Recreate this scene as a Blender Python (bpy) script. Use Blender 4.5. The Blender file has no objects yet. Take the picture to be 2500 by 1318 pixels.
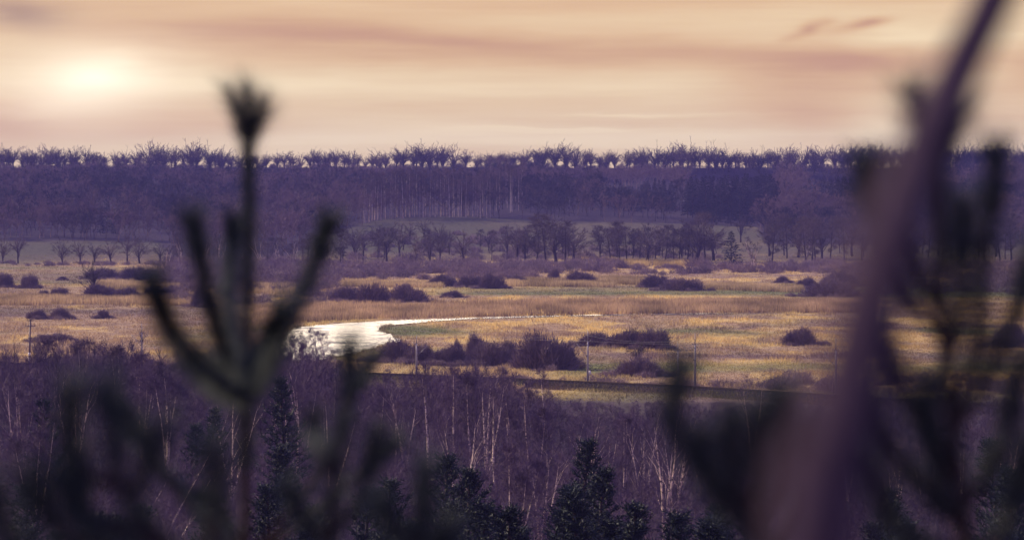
import bpy, math, random
import numpy as np
R = math.radians
sc = bpy.context.scene
col = sc.collection
# ------------------------------------------------------------------ camera
K = 36.0/135.0/2500.0          # tangent per photo pixel
HOR = 472.0                    # photo row of the eye level
CAMZ = 30.3
PITCH = math.atan((659-HOR)*K)
cam_d = bpy.data.cameras.new('camera'); cam = bpy.data.objects.new('camera', cam_d); col.objects.link(cam)
cam.location = (0, 0, CAMZ); cam.rotation_euler = (math.pi/2-PITCH, 0, 0)
cam_d.sensor_width = 36; cam_d.lens = 135; cam_d.clip_start = .05; cam_d.clip_end = 20000
cam_d.dof.use_dof = True; cam_d.dof.focus_distance = 900; cam_d.dof.aperture_fstop = 4.2
sc.camera = cam
sc.view_settings.view_transform = 'Standard'; sc.view_settings.look = 'None'
sc.view_settings.gamma = 1; sc.view_settings.exposure = 0.34; sc.view_settings.use_curve_mapping = False
sc.render.engine = 'CYCLES'
cy = sc.cycles
cy.use_denoising = True; cy.max_bounces = 3; cy.diffuse_bounces = 2; cy.glossy_bounces = 2
cy.transmission_bounces = 2; cy.volume_bounces = 0; cy.transparent_max_bounces = 8
cy.caustics_reflective = False; cy.caustics_refractive = False
sc.render.film_transparent = False

# ------------------------------------------------------------------ node helpers
class NT:
    def __init__(s, nt): s.nt = nt; nt.nodes.clear()
    def n(s, t, **kw):
        o = s.nt.nodes.new(t)
        for k, v in kw.items(): setattr(o, k, v)
        return o
    def put(s, sock, v):
        if hasattr(v, 'links') or isinstance(v, bpy.types.NodeSocket): s.nt.links.new(v, sock)
        else: sock.default_value = v
    def m(s, op, a, b=0.0, c=0.0, clamp=False):
        o = s.n('ShaderNodeMath', operation=op, use_clamp=clamp)
        s.put(o.inputs[0], a); s.put(o.inputs[1], b); s.put(o.inputs[2], c)
        return o.outputs[0]
    def mix(s, f, a, b, bt='MIX'):
        o = s.n('ShaderNodeMix', data_type='RGBA', blend_type=bt)
        s.put(o.inputs[0], f); s.put(o.inputs[6], a); s.put(o.inputs[7], b)
        return o.outputs[2]
    def ramp(s, f, stops, interp='LINEAR'):
        o = s.n('ShaderNodeValToRGB'); cr = o.color_ramp; cr.interpolation = interp
        while len(cr.elements) < len(stops): cr.elements.new(.5)
        for e, (p, c) in zip(cr.elements, stops):
            e.position = p; e.color = c if len(c) == 4 else (*c, 1)
        s.put(o.inputs[0], f); return o.outputs[0]
    def noise(s, vec, scale, detail=3, rough=.5):
        o = s.n('ShaderNodeTexNoise'); o.inputs['Scale'].default_value = scale
        o.inputs['Detail'].default_value = detail; o.inputs['Roughness'].default_value = rough
        if vec is not None: s.put(o.inputs['Vector'], vec)
        return o.outputs[0]
    def xyz(s, x, y, z=0.0):
        o = s.n('ShaderNodeCombineXYZ'); s.put(o.inputs[0], x); s.put(o.inputs[1], y); s.put(o.inputs[2], z); return o.outputs[0]
def lin(r, g, b):
    f = lambda c: (c/255/12.92) if c/255 <= .04045 else ((c/255+.055)/1.055)**2.4
    return (f(r), f(g), f(b), 1)

# ------------------------------------------------------------------ sky
SUN_EL, SUN_AZ = 27.0, -62.0        # degrees; azimuth measured from the view axis, negative = left
w = bpy.data.worlds.new('World'); sc.world = w; w.use_nodes = True
t = NT(w.node_tree)
tc = t.n('ShaderNodeTexCoord'); sep = t.n('ShaderNodeSeparateXYZ'); t.put(sep.inputs[0], tc.outputs['Generated'])
az = t.m('ARCTAN2', sep.outputs[0], sep.outputs[1]); el = t.m('ARCSINE', sep.outputs[2])
sky = t.n('ShaderNodeTexSky', sky_type='NISHITA'); sky.sun_disc = False
sky.sun_elevation = R(SUN_EL); sky.sun_rotation = R(SUN_AZ); sky.dust_density = 3
# distortion of the cloud coordinates
wob = t.noise(t.xyz(t.m('MULTIPLY', az, 9), t.m('MULTIPLY', el, 40)), 1, 4, .55)
wv = t.m('SUBTRACT', wob, .5)
azd = t.m('MULTIPLY_ADD', wv, .05, az); eld = t.m('MULTIPLY_ADD', wv, .012, el)
def blob(px, py, sx, sy, amp, slant=0.0, a=None, e=None, power=1.0):
    a = a or azd; e = e or eld
    A = t.m('DIVIDE', t.m('SUBTRACT', a, (px-1250)*K), sx*K)
    ee = t.m('MULTIPLY_ADD', a, slant, e) if slant else e
    e0 = (HOR-py)*K + slant*(px-1250)*K
    E = t.m('DIVIDE', t.m('SUBTRACT', ee, e0), sy*K)
    q = t.m('ADD', t.m('MULTIPLY', A, A), t.m('MULTIPLY', E, E))
    if power != 1.0: q = t.m('POWER', q, power)
    return t.m('MULTIPLY', t.m('EXPONENT', t.m('MULTIPLY', q, -1.0)), amp)
def add(*v):
    r = v[0]
    for q in v[1:]: r = t.m('ADD', r, q)
    return r
n1 = t.noise(t.xyz(t.m('MULTIPLY', az, 10), t.m('MULTIPLY', el, 160)), 1, 5, .55)
n2 = t.noise(t.xyz(t.m('MULTIPLY_ADD', az, 22, 7), t.m('MULTIPLY', el, 420)), 1, 4, .6)
streak = add(t.m('MULTIPLY', t.m('SUBTRACT', n1, .5), .6), t.m('MULTIPLY', t.m('SUBTRACT', n2, .5), .14))
dark = add(streak, .27,
           blob(700, 100, 800, 62, .62, .05), blob(1560, 128, 560, 36, .36, .05), blob(20, 290, 220, 60, .5),
           blob(2060, 165, 230, 45, .5), blob(1960, 262, 170, 75, .42), blob(480, 285, 210, 60, .25),
           blob(1955, 78, 42, 16, .62, -.35), blob(2072, 70, 62, 13, .72, -.2), blob(1100, -10, 1900, 42, .30), blob(2480, 180, 90, 50, .4),
           blob(1250, 340, 1300, 32, -.26), blob(1320, 318, 170, 6, -.55), blob(500, 205, 560, 45, -.3),
           blob(2150, 110, 110, 40, -.25), blob(2180, 330, 100, 60, -.25), blob(900, 118, 240, 9, -.2), blob(1560, 280, 200, 5, -.2), blob(1500, 190, 560, 40, -.2))
low = t.ramp(dark, [(0, lin(250, 231, 202)), (.22, lin(238, 214, 184)), (.5, lin(227, 194, 163)), (.78, lin(215, 177, 149)), (1, lin(202, 160, 140))])
low = t.mix(t.m('MINIMUM', blob(45, 40, 110, 50, .75), 1.0), low, lin(160, 130, 128))
glow = add(blob(215, 200, 165, 76, .38, 0, azd, eld, .8), blob(225, 203, 100, 36, .40, 0, az, eld, .7), blob(190, 205, 330, 110, .22, 0, azd, eld, .8))
low = t.mix(t.m('MINIMUM', glow, 1.0), low, (1.42, 1.28, 1.12, 1))
# the violet vault above the low warm cloud band
bandf = t.ramp(t.m('MULTIPLY', el, 1.0), [(0, (0, 0, 0)), (.085, (.0,)*3), (.22, (.55,)*3), (.6, (1, 1, 1))])
behind = t.ramp(t.m('DIVIDE', t.m('ABSOLUTE', az), math.pi), [(0, (0, 0, 0)), (.28, (0, 0, 0)), (.8, (1, 1, 1))])
low = t.mix(t.m('MINIMUM', blob(700, -330, 1700, 215, 1.0, 0, az, el, 2.0), 1.0), low, (9.0, 8.0, 7.0, 1))  # unseen bright sky patch added above the view to brighten the river's reflection
low = t.mix(1.0, low, (.865, .82, .71, 1), 'MULTIPLY')
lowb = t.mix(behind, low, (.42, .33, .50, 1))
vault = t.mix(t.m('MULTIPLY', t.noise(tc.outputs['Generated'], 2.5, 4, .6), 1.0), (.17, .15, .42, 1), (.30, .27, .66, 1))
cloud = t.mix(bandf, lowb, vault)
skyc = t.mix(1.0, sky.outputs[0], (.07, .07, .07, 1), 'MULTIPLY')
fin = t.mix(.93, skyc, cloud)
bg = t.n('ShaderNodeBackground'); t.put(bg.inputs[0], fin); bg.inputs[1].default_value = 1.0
out = t.n('ShaderNodeOutputWorld'); t.put(out.inputs[0], bg.outputs[0])

sd = bpy.data.lights.new('sun', 'SUN'); sun = bpy.data.objects.new('sun', sd); col.objects.link(sun)
sd.energy = 5.0; sd.angle = R(4); sd.color = (1, .84, .56)
sv = np.array([math.sin(R(SUN_AZ))*math.cos(R(SUN_EL)), math.cos(R(SUN_AZ))*math.cos(R(SUN_EL)), math.sin(R(SUN_EL))])
from mathutils import Vector
sun.rotation_euler = Vector(sv.tolist()).to_track_quat('Z', 'Y').to_euler()

# ------------------------------------------------------------------ helpers
def smooth(a, b, x):
    u = np.clip((x-a)/(b-a), 0, 1); return u*u*(3-2*u)
_perm = np.random.RandomState(5).rand(512, 512)
def vn(x, y):
    xi = np.floor(x).astype(int); yi = np.floor(y).astype(int); fx = x-xi; fy = y-yi
    fx = fx*fx*(3-2*fx); fy = fy*fy*(3-2*fy); p = _perm
    a = p[xi % 512, yi % 512]; b = p[(xi+1) % 512, yi % 512]; c = p[xi % 512, (yi+1) % 512]; d = p[(xi+1) % 512, (yi+1) % 512]
    return (a*(1-fx)+b*fx)*(1-fy)+(c*(1-fx)+d*fx)*fy
def fbm(x, y, o=4):
    s = 0; a = .5
    for i in range(o): s = s+a*vn(x+17*i, y+31*i); x = x*2.03; y = y*2.03; a *= .5
    return s/(1-.5**o)
def hgt(x, y):
    x = np.asarray(x, float); y = np.asarray(y, float)
    r = np.hypot(x, np.minimum(y, 1e9)*1.0)
    near = 28.7*(1-smooth(2, 190, y))
    near = np.where(y < 2, 28.7, near)
    far = np.interp(y, [1650, 1800, 1900, 2000, 2100, 2300, 2500, 2650, 2765, 2798, 2900, 3600], [0, 3, 6, 9.5, 14, 23, 30, 34, 38, 48.8, 47, 30])
    hump = 2.6*np.exp(-((x/np.maximum(y, 1)/K+1250-1050)/260.)**2)*smooth(1850, 2100, y)*(1-smooth(2200, 2500, y))
    und = (fbm(x/60, y/60, 3)-.5)*np.where(y < 150, .6, np.where(y < 1650, .16, 2.0))
    return near+far+hump+und*smooth(6, 60, y)
def pix(x, y, z):                      # photo pixel of a world point
    dz = z-CAMZ; c, s = math.cos(PITCH), math.sin(PITCH)
    d = y*c-dz*s; v = y*s+dz*c
    return 1250+x/d/K, 659-v/d/K
def ray(px, py):
    X = (px-1250)*K; V = -(py-659)*K; c, s = math.cos(PITCH), math.sin(PITCH)
    return X/(c+V*s), (V*c-s)/(c+V*s)       # x and z per unit of y
def at(px, py, d):
    a, b = ray(px, py); return np.array([a*d, d, CAMZ+b*d])
def ground(px, py, lo=230, hi=2820):
    a, b = ray(px, py)
    ys = np.arange(lo, hi, 1.0); g = hgt(a*ys, ys)-(CAMZ+b*ys)
    i = np.argmax(g > 0) if (g > 0).any() else len(ys)-1
    y = ys[i]; return np.array([a*y, y, float(hgt(a*y, y))])
def stand(px, d):                       # a point on the ground in column px at depth d
    a, _ = ray(px, 700); return np.array([a*d, d, float(hgt(a*d, d))])

def tag(o, label=None, cat=None, group=None, kind=None):
    if label: o['label'] = label
    if cat: o['category'] = cat
    if group: o['group'] = group
    if kind: o['kind'] = kind
    return o
def empty(name, loc=(0, 0, 0), rz=0.0, s=(1, 1, 1)):
    o = bpy.data.objects.new(name, None); col.objects.link(o); o.empty_display_size = .3
    o.location = tuple(loc); o.rotation_euler = (0, 0, rz); o.scale = s; return o
def mesh_obj(name, V, F, mat, parent=None, attr=None, smooth_=False):
    V = np.ascontiguousarray(V, np.float32); F = np.ascontiguousarray(F, np.int32)
    me = bpy.data.meshes.new(name); me.vertices.add(len(V)); me.vertices.foreach_set('co', V.ravel())
    me.loops.add(F.size); me.loops.foreach_set('vertex_index', F.ravel())
    me.polygons.add(len(F)); me.polygons.foreach_set('loop_start', np.arange(len(F), dtype=np.int32)*F.shape[1])
    if smooth_: me.polygons.foreach_set('use_smooth', np.ones(len(F), bool))
    for k, a in (attr or {}).items():
        at_ = me.attributes.new(k, 'FLOAT_COLOR', 'POINT')
        c = np.ones((len(V), 4), np.float32); c[:, :a.shape[1]] = a; at_.data.foreach_set('color', c.ravel())
    me.update(calc_edges=True); me.materials.append(mat)
    o = bpy.data.objects.new(name, me); col.objects.link(o)
    if parent: o.parent = parent
    return o
def norm(v): v = np.asarray(v, float); return v/np.maximum(np.linalg.norm(v, axis=-1, keepdims=True), 1e-9)
class Geo:
    def __init__(s): s.v = []; s.f = []; s.n = 0
    def add(s, V, F):
        if len(V): s.v.append(V); s.f.append(F+s.n); s.n += len(V)
    def tube(s, P, rad, sides=5, cap=False):
        P = np.asarray(P, float); n = len(P); rad = np.broadcast_to(rad, (n,))
        T = norm(np.gradient(P, axis=0)); ref = np.array([.31, .95, .02]) if abs(T[0][1]) < .8 else np.array([1., 0, .1])
        U = norm(np.cross(T, ref)); W = np.cross(T, U)
        a = np.arange(sides)*2*np.pi/sides
        V = (P[:, None]+rad[:, None, None]*(np.cos(a)[None, :, None]*U[:, None]+np.sin(a)[None, :, None]*W[:, None])).reshape(-1, 3)
        i = np.arange(n-1)[:, None]*sides; j = np.arange(sides)[None]; j2 = (j+1) % sides
        q = np.stack([i+j, i+j2, i+sides+j2, i+sides+j], -1).reshape(-1, 4)
        F = np.concatenate([q[:, [0, 1, 2]], q[:, [0, 2, 3]]])
        if cap:
            V = np.concatenate([V, P[[0, -1]]]); b = n*sides
            jj = np.arange(sides); F = np.concatenate([F, np.stack([jj*0+b, (jj+1) % sides, jj], -1), np.stack([jj*0+b+1, (n-1)*sides+jj, (n-1)*sides+(jj+1) % sides], -1)])
        s.add(V, F)
    def sliv(s, p, d, L, w, rng, droop=0.0):
        p = np.asarray(p); N = len(p)
        if not N: return
        L = np.broadcast_to(L, (N,)); w = np.broadcast_to(w, (N,))
        d = norm(d); side = norm(np.cross(d, rng.randn(N, 3)))*w[:, None]*.5
        tip = p+d*L[:, None]; tip[:, 2] -= droop*L
        s.add(np.stack([p-side, p+side, tip], 1).reshape(-1, 3), np.arange(3*N).reshape(-1, 3))
    def box(s, c, sz, rz=0.0):
        x = np.array([[i, j, k] for i in (-.5, .5) for j in (-.5, .5) for k in (-.5, .5)])*np.array(sz)
        co, si = math.cos(rz), math.sin(rz)
        x = np.stack([x[:, 0]*co-x[:, 1]*si, x[:, 0]*si+x[:, 1]*co, x[:, 2]], -1)+np.array(c)
        q = np.array([[0, 1, 3, 2], [4, 6, 7, 5], [0, 4, 5, 1], [2, 3, 7, 6], [0, 2, 6, 4], [1, 5, 7, 3]])
        s.add(x, np.concatenate([q[:, [0, 1, 2]], q[:, [0, 2, 3]]]))
    def get(s):
        if not s.v: return np.zeros((0, 3)), np.zeros((0, 3), int)
        return np.concatenate(s.v), np.concatenate(s.f)
    def obj(s, name, mat, parent=None, **k):
        V, F = s.get(); return mesh_obj(name, V, F, mat, parent, **k)
def tile(variants, pos, scl, rot, pick, var):   # many copies of small meshes in one mesh (for stuff only)
    Vs, Fs, A = [], [], []; n = 0
    for k, (V, F) in enumerate(variants):
        m = np.where(pick == k)[0]
        if not len(m): continue
        c, s_ = np.cos(rot[m]), np.sin(rot[m]); S = scl[m]
        x = V[None, :, 0]*c[:, None]-V[None, :, 1]*s_[:, None]; y = V[None, :, 0]*s_[:, None]+V[None, :, 1]*c[:, None]
        P = np.stack([x*S[:, :1]+pos[m, :1], y*S[:, :1]+pos[m, 1:2], V[None, :, 2]*S[:, 1:2]+pos[m, 2:3]], -1)
        Vs.append(P.reshape(-1, 3)); Fs.append((F[None]+(np.arange(len(m))*len(V))[:, None, None]).reshape(-1, 3)+n)
        A.append(np.repeat(var[m], len(V))); n += len(m)*len(V)
    return np.concatenate(Vs), np.concatenate(Fs), np.concatenate(A)

# ------------------------------------------------------------------ materials
def mat_plant(name, a, b, rough=.8, nscale=.6, spread=.35, spec=.2, trans=0.0):
    m = bpy.data.materials.new(name); m.use_nodes = True; t = NT(m.node_tree)
    oi = t.n('ShaderNodeObjectInfo'); at_ = t.n('ShaderNodeAttribute', attribute_name='var'); tc = t.n('ShaderNodeTexCoord')
    no = t.noise(tc.outputs['Object'], nscale, 2)
    f = t.m('ADD', t.m('MULTIPLY', t.m('SUBTRACT', no, .5), 1.3), t.m('ADD', t.m('MULTIPLY_ADD', oi.outputs['Random'], spread, .5-spread/2), at_.outputs['Fac'] if 'Fac' in at_.outputs else 0.0))
    sp = t.n('ShaderNodeSeparateColor'); t.put(sp.inputs[0], at_.outputs['Color'])
    f = t.m('ADD', t.m('ADD', t.m('MULTIPLY', t.m('SUBTRACT', no, .5), 1.2), t.m('MULTIPLY_ADD', oi.outputs['Random'], spread, .5-spread/2)), sp.outputs[0], clamp=True)
    c = t.mix(f, (*a, 1), (*b, 1))
    bs = t.n('ShaderNodeBsdfPrincipled'); t.put(bs.inputs['Base Color'], c); bs.inputs['Roughness'].default_value = rough
    bs.inputs['Specular IOR Level'].default_value = spec
    o = t.n('ShaderNodeOutputMaterial')
    if trans:
        tr = t.n('ShaderNodeBsdfTranslucent'); t.put(tr.inputs[0], c); mx = t.n('ShaderNodeMixShader'); mx.inputs[0].default_value = trans
        t.put(mx.inputs[1], bs.outputs[0]); t.put(mx.inputs[2], tr.outputs[0]); t.put(o.inputs[0], mx.outputs[0])
    else: t.put(o.inputs[0], bs.outputs[0])
    return m
M = {}
M['twig_far'] = mat_plant('far twigs', (.014, .013, .026), (.19, .118, .125), spread=.5, nscale=.15)
M['twig_field'] = mat_plant('field tree twigs', (.045, .034, .045), (.16, .11, .115), spread=.5, nscale=.15)
M['trunk_far'] = mat_plant('far bark', (.030, .018, .026), (.06, .036, .042))
M['conifer_far'] = mat_plant('far spruce needles', (.006, .009, .018), (.016, .020, .030), nscale=.3)
M['twig'] = mat_plant('purple brown twigs', (.052, .034, .080), (.170, .105, .160), spread=.4, nscale=.3)
M['bush'] = mat_plant('willow twigs', (.12, .085, .12), (.27, .19, .21), spread=.4, nscale=.4)
M['bark'] = mat_plant('grey brown bark', (.045, .03, .034), (.10, .06, .06), nscale=2)
M['needle'] = mat_plant('pine needles', (.016, .025, .030), (.038, .052, .054), spread=.4, nscale=1.2, rough=.6)
M['needle_near'] = mat_plant('young pine needles', (.036, .050, .058), (.070, .088, .098), spread=.4, nscale=8, rough=.6)
M['stem_near'] = mat_plant('young pine bark', (.030, .018, .020), (.06, .034, .034), spread=.3, nscale=14, spec=.05)
M['sapling'] = mat_plant('mauve sapling bark', (.034, .021, .038), (.068, .045, .070), spread=.1, nscale=7, spec=.02, rough=1.0)
M['grass'] = None
def mat_birch(name, white=(.90, .66, .56)):
    m = bpy.data.materials.new(name); m.use_nodes = True; t = NT(m.node_tree); tc = t.n('ShaderNodeTexCoord')
    sp = t.n('ShaderNodeSeparateXYZ'); t.put(sp.inputs[0], tc.outputs['Object'])
    v = t.xyz(t.m('MULTIPLY', sp.outputs[0], 1.5), t.m('MULTIPLY', sp.outputs[1], 1.5), t.m('MULTIPLY', sp.outputs[2], 2.2))
    n = t.noise(v, 1.6, 4, .7)
    c = t.ramp(n, [(.40, (.07, .045, .05)), (.50, white), (1, tuple(min(1, q*1.15) for q in white))])
    bs = t.n('ShaderNodeBsdfPrincipled'); t.put(bs.inputs['Base Color'], c); bs.inputs['Roughness'].default_value = .7
    o = t.n('ShaderNodeOutputMaterial'); t.put(o.inputs[0], bs.outputs[0]); return m
M['birch'] = mat_birch('birch bark'); M['birch_far'] = mat_birch('far birch bark', (.60, .46, .46))
def mat_simple(name, c, rough=.6, metal=0.0, n=0.25, sc_=3.0):
    m = bpy.data.materials.new(name); m.use_nodes = True; t = NT(m.node_tree); tc = t.n('ShaderNodeTexCoord')
    no = t.noise(tc.outputs['Object'], sc_, 4, .6)
    cc = t.mix(t.m('MULTIPLY', no, 1.0), (*[q*(1-n) for q in c], 1), (*[min(1, q*(1+n)) for q in c], 1))
    bs = t.n('ShaderNodeBsdfPrincipled'); t.put(bs.inputs['Base Color'], cc)
    bs.inputs['Specular IOR Level'].default_value = .05 if rough > .85 else .4; bs.inputs['Roughness'].default_value = rough; bs.inputs['Metallic'].default_value = metal
    o = t.n('ShaderNodeOutputMaterial'); t.put(o.inputs[0], bs.outputs[0]); return m
M['concrete'] = mat_simple('mast concrete', (.42, .36, .37)); M['steel'] = mat_simple('galvanised steel', (.30, .27, .29), .5, .3)
M['white'] = mat_simple('white paint', (.9, .82, .74), n=.06); M['pole_dark'] = mat_simple('tarred pole', (.12, .08, .10)); M['insul'] = mat_simple('insulator glaze', (.10, .06, .05), .3)
M['ballast'] = mat_simple('ballast', (.02, .015, .018), .9, sc_=1.5, n=.5); M['rail'] = mat_simple('rail steel', (.03, .02, .02), .9, .0)
M['sleeper'] = mat_simple('sleeper', (.04, .03, .03), .9)

# ------------------------------------------------------------------ meadow tones (which plants cover the ground where)
def tone(x, y, z=None):
    """green share, brown share, litter share of the ground cover"""
    z = hgt(x, y) if z is None else z
    px, py = pix(x, y, z)
    n = fbm(x/55, y/110, 5); n2 = fbm(x/16+9, y/60+5, 4); n3 = fbm(x/140+3, y/70+8, 3)
    pw = py+(n3-.5)*26
    g = (np.exp(-((pw-713)/13.)**2)*.9*smooth(900, 1150, px)+np.exp(-((pw-893)/13.)**2)*.85*smooth(1340, 1420, px)*(1-smooth(2080, 2160, px)*.3)
         + smooth(658, 600, pw)*.72+np.exp(-((pw-662)/7.)**2)*.6*(1-smooth(280, 420, px))
         + np.exp(-((px-1010)/75.)**2-((py-808)/16.)**2)*1.1 + np.exp(-((pw-690)/9.)**2)*.4*(1-smooth(250, 400, px))
         + np.exp(-((pw-806)/8.)**2)*.35+np.exp(-((pw-968)/20.)**2)*.45*smooth(1180, 1350, px))
    g = g+(n2-.5)*1.9*smooth(770, 800, py)+(n-.5)*1.0
    b = (np.exp(-((pw-775)/22.)**2)*.75*(1-smooth(430, 650, px))+np.exp(-((pw-866)/9.)**2)*.6*smooth(1350, 1450, px)+np.exp(-((pw-676)/10.)**2)*.55
         + np.exp(-((py-797)/9.)**2)*.35*smooth(1500, 1700, px)+smooth(905, 960, py)*.55+np.exp(-((pw-720)/12.)**2)*.3*(1-smooth(500, 900, px)))
    b = b+(n-.5)*1.6*smooth(640, 700, py)+(fbm(x/12+30, y/34, 4)-.47)*1.8*smooth(680, 720, py)
    g = g+.15*smooth(650, 615, py)
    woods = .62*smooth(655, 630, py)+np.clip(smooth(0, 14, wood_line(px)-py), 0, 1)
    lit = np.maximum(woods, smooth(960, 985, py)*(1-.55*smooth(1380, 1500, px)*(1-smooth(1000, 1030, py))))
    lit = np.maximum(lit, smooth(560, 400, y))
    yel = smooth(.44, .58, fbm(x/9+4, y/24+8, 4)+.10*np.exp(-((py-915)/22.)**2)+.06*np.exp(-((py-800)/30.)**2)*smooth(900, 1200, px)-.12*(1-smooth(500, 800, px)))
    tone.yel = yel
    return np.clip(g, 0, 1), np.clip(b, 0, 1), np.clip(lit, 0, 1)
def wood_line(px):
    return np.interp(px, [-400, 380, 420, 700, 850, 900, 970, 1050, 1180, 1300, 1450, 1700, 1850, 1870, 3000],
                     [592, 592, 632, 632, 560, 546, 537, 533, 535, 541, 546, 551, 556, 600, 600])
GOLD, GOLD2, GREEN, BROWN, LITTER = (.66, .48, .20), (.43, .30, .185), (.17, .18, .075), (.23, .155, .14), (.048, .034, .052)
def mat_ground():
    m = bpy.data.materials.new('meadow and leaf litter'); m.use_nodes = True; t = NT(m.node_tree)
    a = t.n('ShaderNodeAttribute', attribute_name='tone'); sp = t.n('ShaderNodeSeparateColor'); t.put(sp.inputs[0], a.outputs['Color'])
    geo = t.n('ShaderNodeNewGeometry'); p = geo.outputs['Position']
    s3 = t.n('ShaderNodeSeparateXYZ'); t.put(s3.inputs[0], p)
    fine = t.noise(t.xyz(t.m('MULTIPLY', s3.outputs[0], .45), t.m('MULTIPLY', s3.outputs[1], .10)), 1, 5, .65)
    mid = t.noise(t.xyz(t.m('MULTIPLY', s3.outputs[0], .05), t.m('MULTIPLY', s3.outputs[1], .025)), 1, 5, .6)
    c = t.mix(a.outputs['Alpha'], (*GOLD2, 1), (*GOLD, 1))
    c = t.mix(t.m('ADD', sp.outputs[1], t.m('MULTIPLY', t.m('SUBTRACT', mid, .5), .8), clamp=True), c, (*BROWN, 1))
    c = t.mix(t.m('ADD', sp.outputs[0], t.m('MULTIPLY', t.m('SUBTRACT', fine, .5), .9), clamp=True), c, (*GREEN, 1))
    c = t.mix(sp.outputs[2], c, (*LITTER, 1))
    c = t.mix(1.0, c, t.ramp(fine, [(.25, (.35, .3, .36)), (.55, (1, 1, 1))]), 'MULTIPLY')
    bs = t.n('ShaderNodeBsdfPrincipled'); t.put(bs.inputs['Base Color'], c); bs.inputs['Roughness'].default_value = .9
    bs.inputs['Specular IOR Level'].default_value = .1
    bp = t.n('ShaderNodeBump'); bp.inputs['Strength'].default_value = .6; bp.inputs['Distance'].default_value = 1.0
    t.put(bp.inputs['Height'], t.noise(p, .8, 4, .6)); t.put(bs.inputs['Normal'], bp.outputs[0])
    o = t.n('ShaderNodeOutputMaterial'); t.put(o.inputs[0], bs.outputs[0]); return m
M['ground'] = mat_ground()
def mat_grass():
    m = bpy.data.materials.new('dry grass and reed'); m.use_nodes = True; t = NT(m.node_tree)
    a = t.n('ShaderNodeAttribute', attribute_name='col')
    bs = t.n('ShaderNodeBsdfPrincipled'); t.put(bs.inputs['Base Color'], a.outputs['Color']); bs.inputs['Roughness'].default_value = .7
    bs.inputs['Specular IOR Level'].default_value = .2
    tr = t.n('ShaderNodeBsdfTranslucent'); t.put(tr.inputs[0], a.outputs['Color']); mx = t.n('ShaderNodeMixShader'); mx.inputs[0].default_value = .4
    t.put(mx.inputs[1], bs.outputs[0]); t.put(mx.inputs[2], tr.outputs[0])
    o = t.n('ShaderNodeOutputMaterial'); t.put(o.inputs[0], mx.outputs[0]); return m
M['grass'] = mat_grass()

# ------------------------------------------------------------------ ground sheet
ys = [-110, -60, -30, -10, 0, 2, 4, 6, 8, 10, 13, 16, 20, 25, 30, 40, 50, 60, 70, 85, 100, 115, 130, 145, 160, 175, 190, 210, 230, 250, 275, 300]
py_ = 472+CAMZ/K/300
while ys[-1] < 1650:
    py_ -= 1.6 if py_ < 960 else 5; ys.append(CAMZ/K/(py_-472))
y_ = ys[-1]
while y_ < 2900: y_ += 5; ys.append(y_)
ys += [2950, 3050, 3200, 3400, 3600]
ys = np.array(ys)
us = np.concatenate([np.linspace(-.62, -.18, 40)[:-1], np.linspace(-.18, .18, 220), np.linspace(.18, .62, 40)[1:]])
YY, UU = np.meshgrid(ys, us, indexing='ij')
XX = UU*(np.maximum(YY, 0)+60)
ZZ = hgt(XX, YY)
g, b, l = tone(XX.ravel(), np.maximum(YY.ravel(), 1.0), ZZ.ravel())
l = np.where(YY.ravel() < 560, np.maximum(l, .8), l)
nr, nc = YY.shape
ii = np.arange(nr-1)[:, None]*nc; jj = np.arange(nc-1)[None]
F = np.stack([ii+jj, ii+jj+1, ii+nc+jj+1, ii+nc+jj], -1).reshape(-1, 4)
go = mesh_obj('ground', np.stack([XX.ravel(), YY.ravel(), ZZ.ravel()], -1), F, M['ground'], attr={'tone': np.stack([g, b, l, tone.yel], -1)}, smooth_=True)
tag(go, 'wide valley floor of golden and green meadow rising to a wooded hill', 'ground', kind='structure')

# ------------------------------------------------------------------ river
up = [(716, 803), (730, 799), (800, 793), (870, 788.5), (940, 784.5), (1000, 781.8), (1060, 779.5), (1110, 777.6), (1160, 776), (1230, 774), (1300, 772.3), (1380, 770.7), (1450, 769.3), (1540, 767.6), (1620, 766.4), (1700, 765.7), (1790, 765.4)]
lo = [(1790, 766.2), (1700, 767.4), (1620, 768.6), (1540, 769.8), (1450, 771.4), (1380, 773), (1300, 775), (1230, 777), (1160, 779), (1110, 781.6), (1060, 785.5), (1010, 790), (965, 794), (938, 799), (926, 804), (934, 810), (952, 816), (958, 822), (974, 828), (978, 834), (955, 840), (930, 846), (905, 853), (880, 860), (840, 868), (790, 878), (740, 884), (700, 880), (684, 862), (680, 840), (692, 820)]
def gp(px, py):
    a, b = ray(px, py); y = -CAMZ/b; return (a*y, y)
def dense(poly, n=5):
    rs = np.random.RandomState(3); o = []
    for (a, b) in zip(poly, poly[1:]):
        for k in range(n):
            f = k/n; q = np.array(a)*(1-f)+np.array(b)*f
            q[1] += rs.uniform(-.5, .5)*min(1.0, abs(q[1]-760)/40); q[0] += rs.uniform(-3, 3); o.append(tuple(q))
    return o+[poly[-1]]
rp = [gp(*q) for q in dense(up)+dense(lo)]
RP = np.array(rp)
def in_river(x, y):
    x = np.asarray(x); y = np.asarray(y); ins = np.zeros(x.shape, bool); n = len(RP)
    for i in range(n):
        x0, y0 = RP[i]; x1, y1 = RP[(i+1) % n]
        c = ((y0 > y) != (y1 > y)) & (x < (x1-x0)*(y-y0)/((y1-y0) if y1 != y0 else 1e-9)+x0)
        ins ^= c
    return ins
import bmesh
bm = bmesh.new(); vs = [bm.verts.new((x, y, 0)) for x, y in rp]; bm.faces.new(vs); bmesh.ops.triangulate(bm, faces=bm.faces[:])
WZ = .14
for v in bm.verts: v.co.z = WZ
if sum(f.normal.z for f in bm.faces) < 0: bmesh.ops.reverse_faces(bm, faces=bm.faces[:])
me = bpy.data.meshes.new('river'); bm.to_mesh(me); bm.free()
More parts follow.
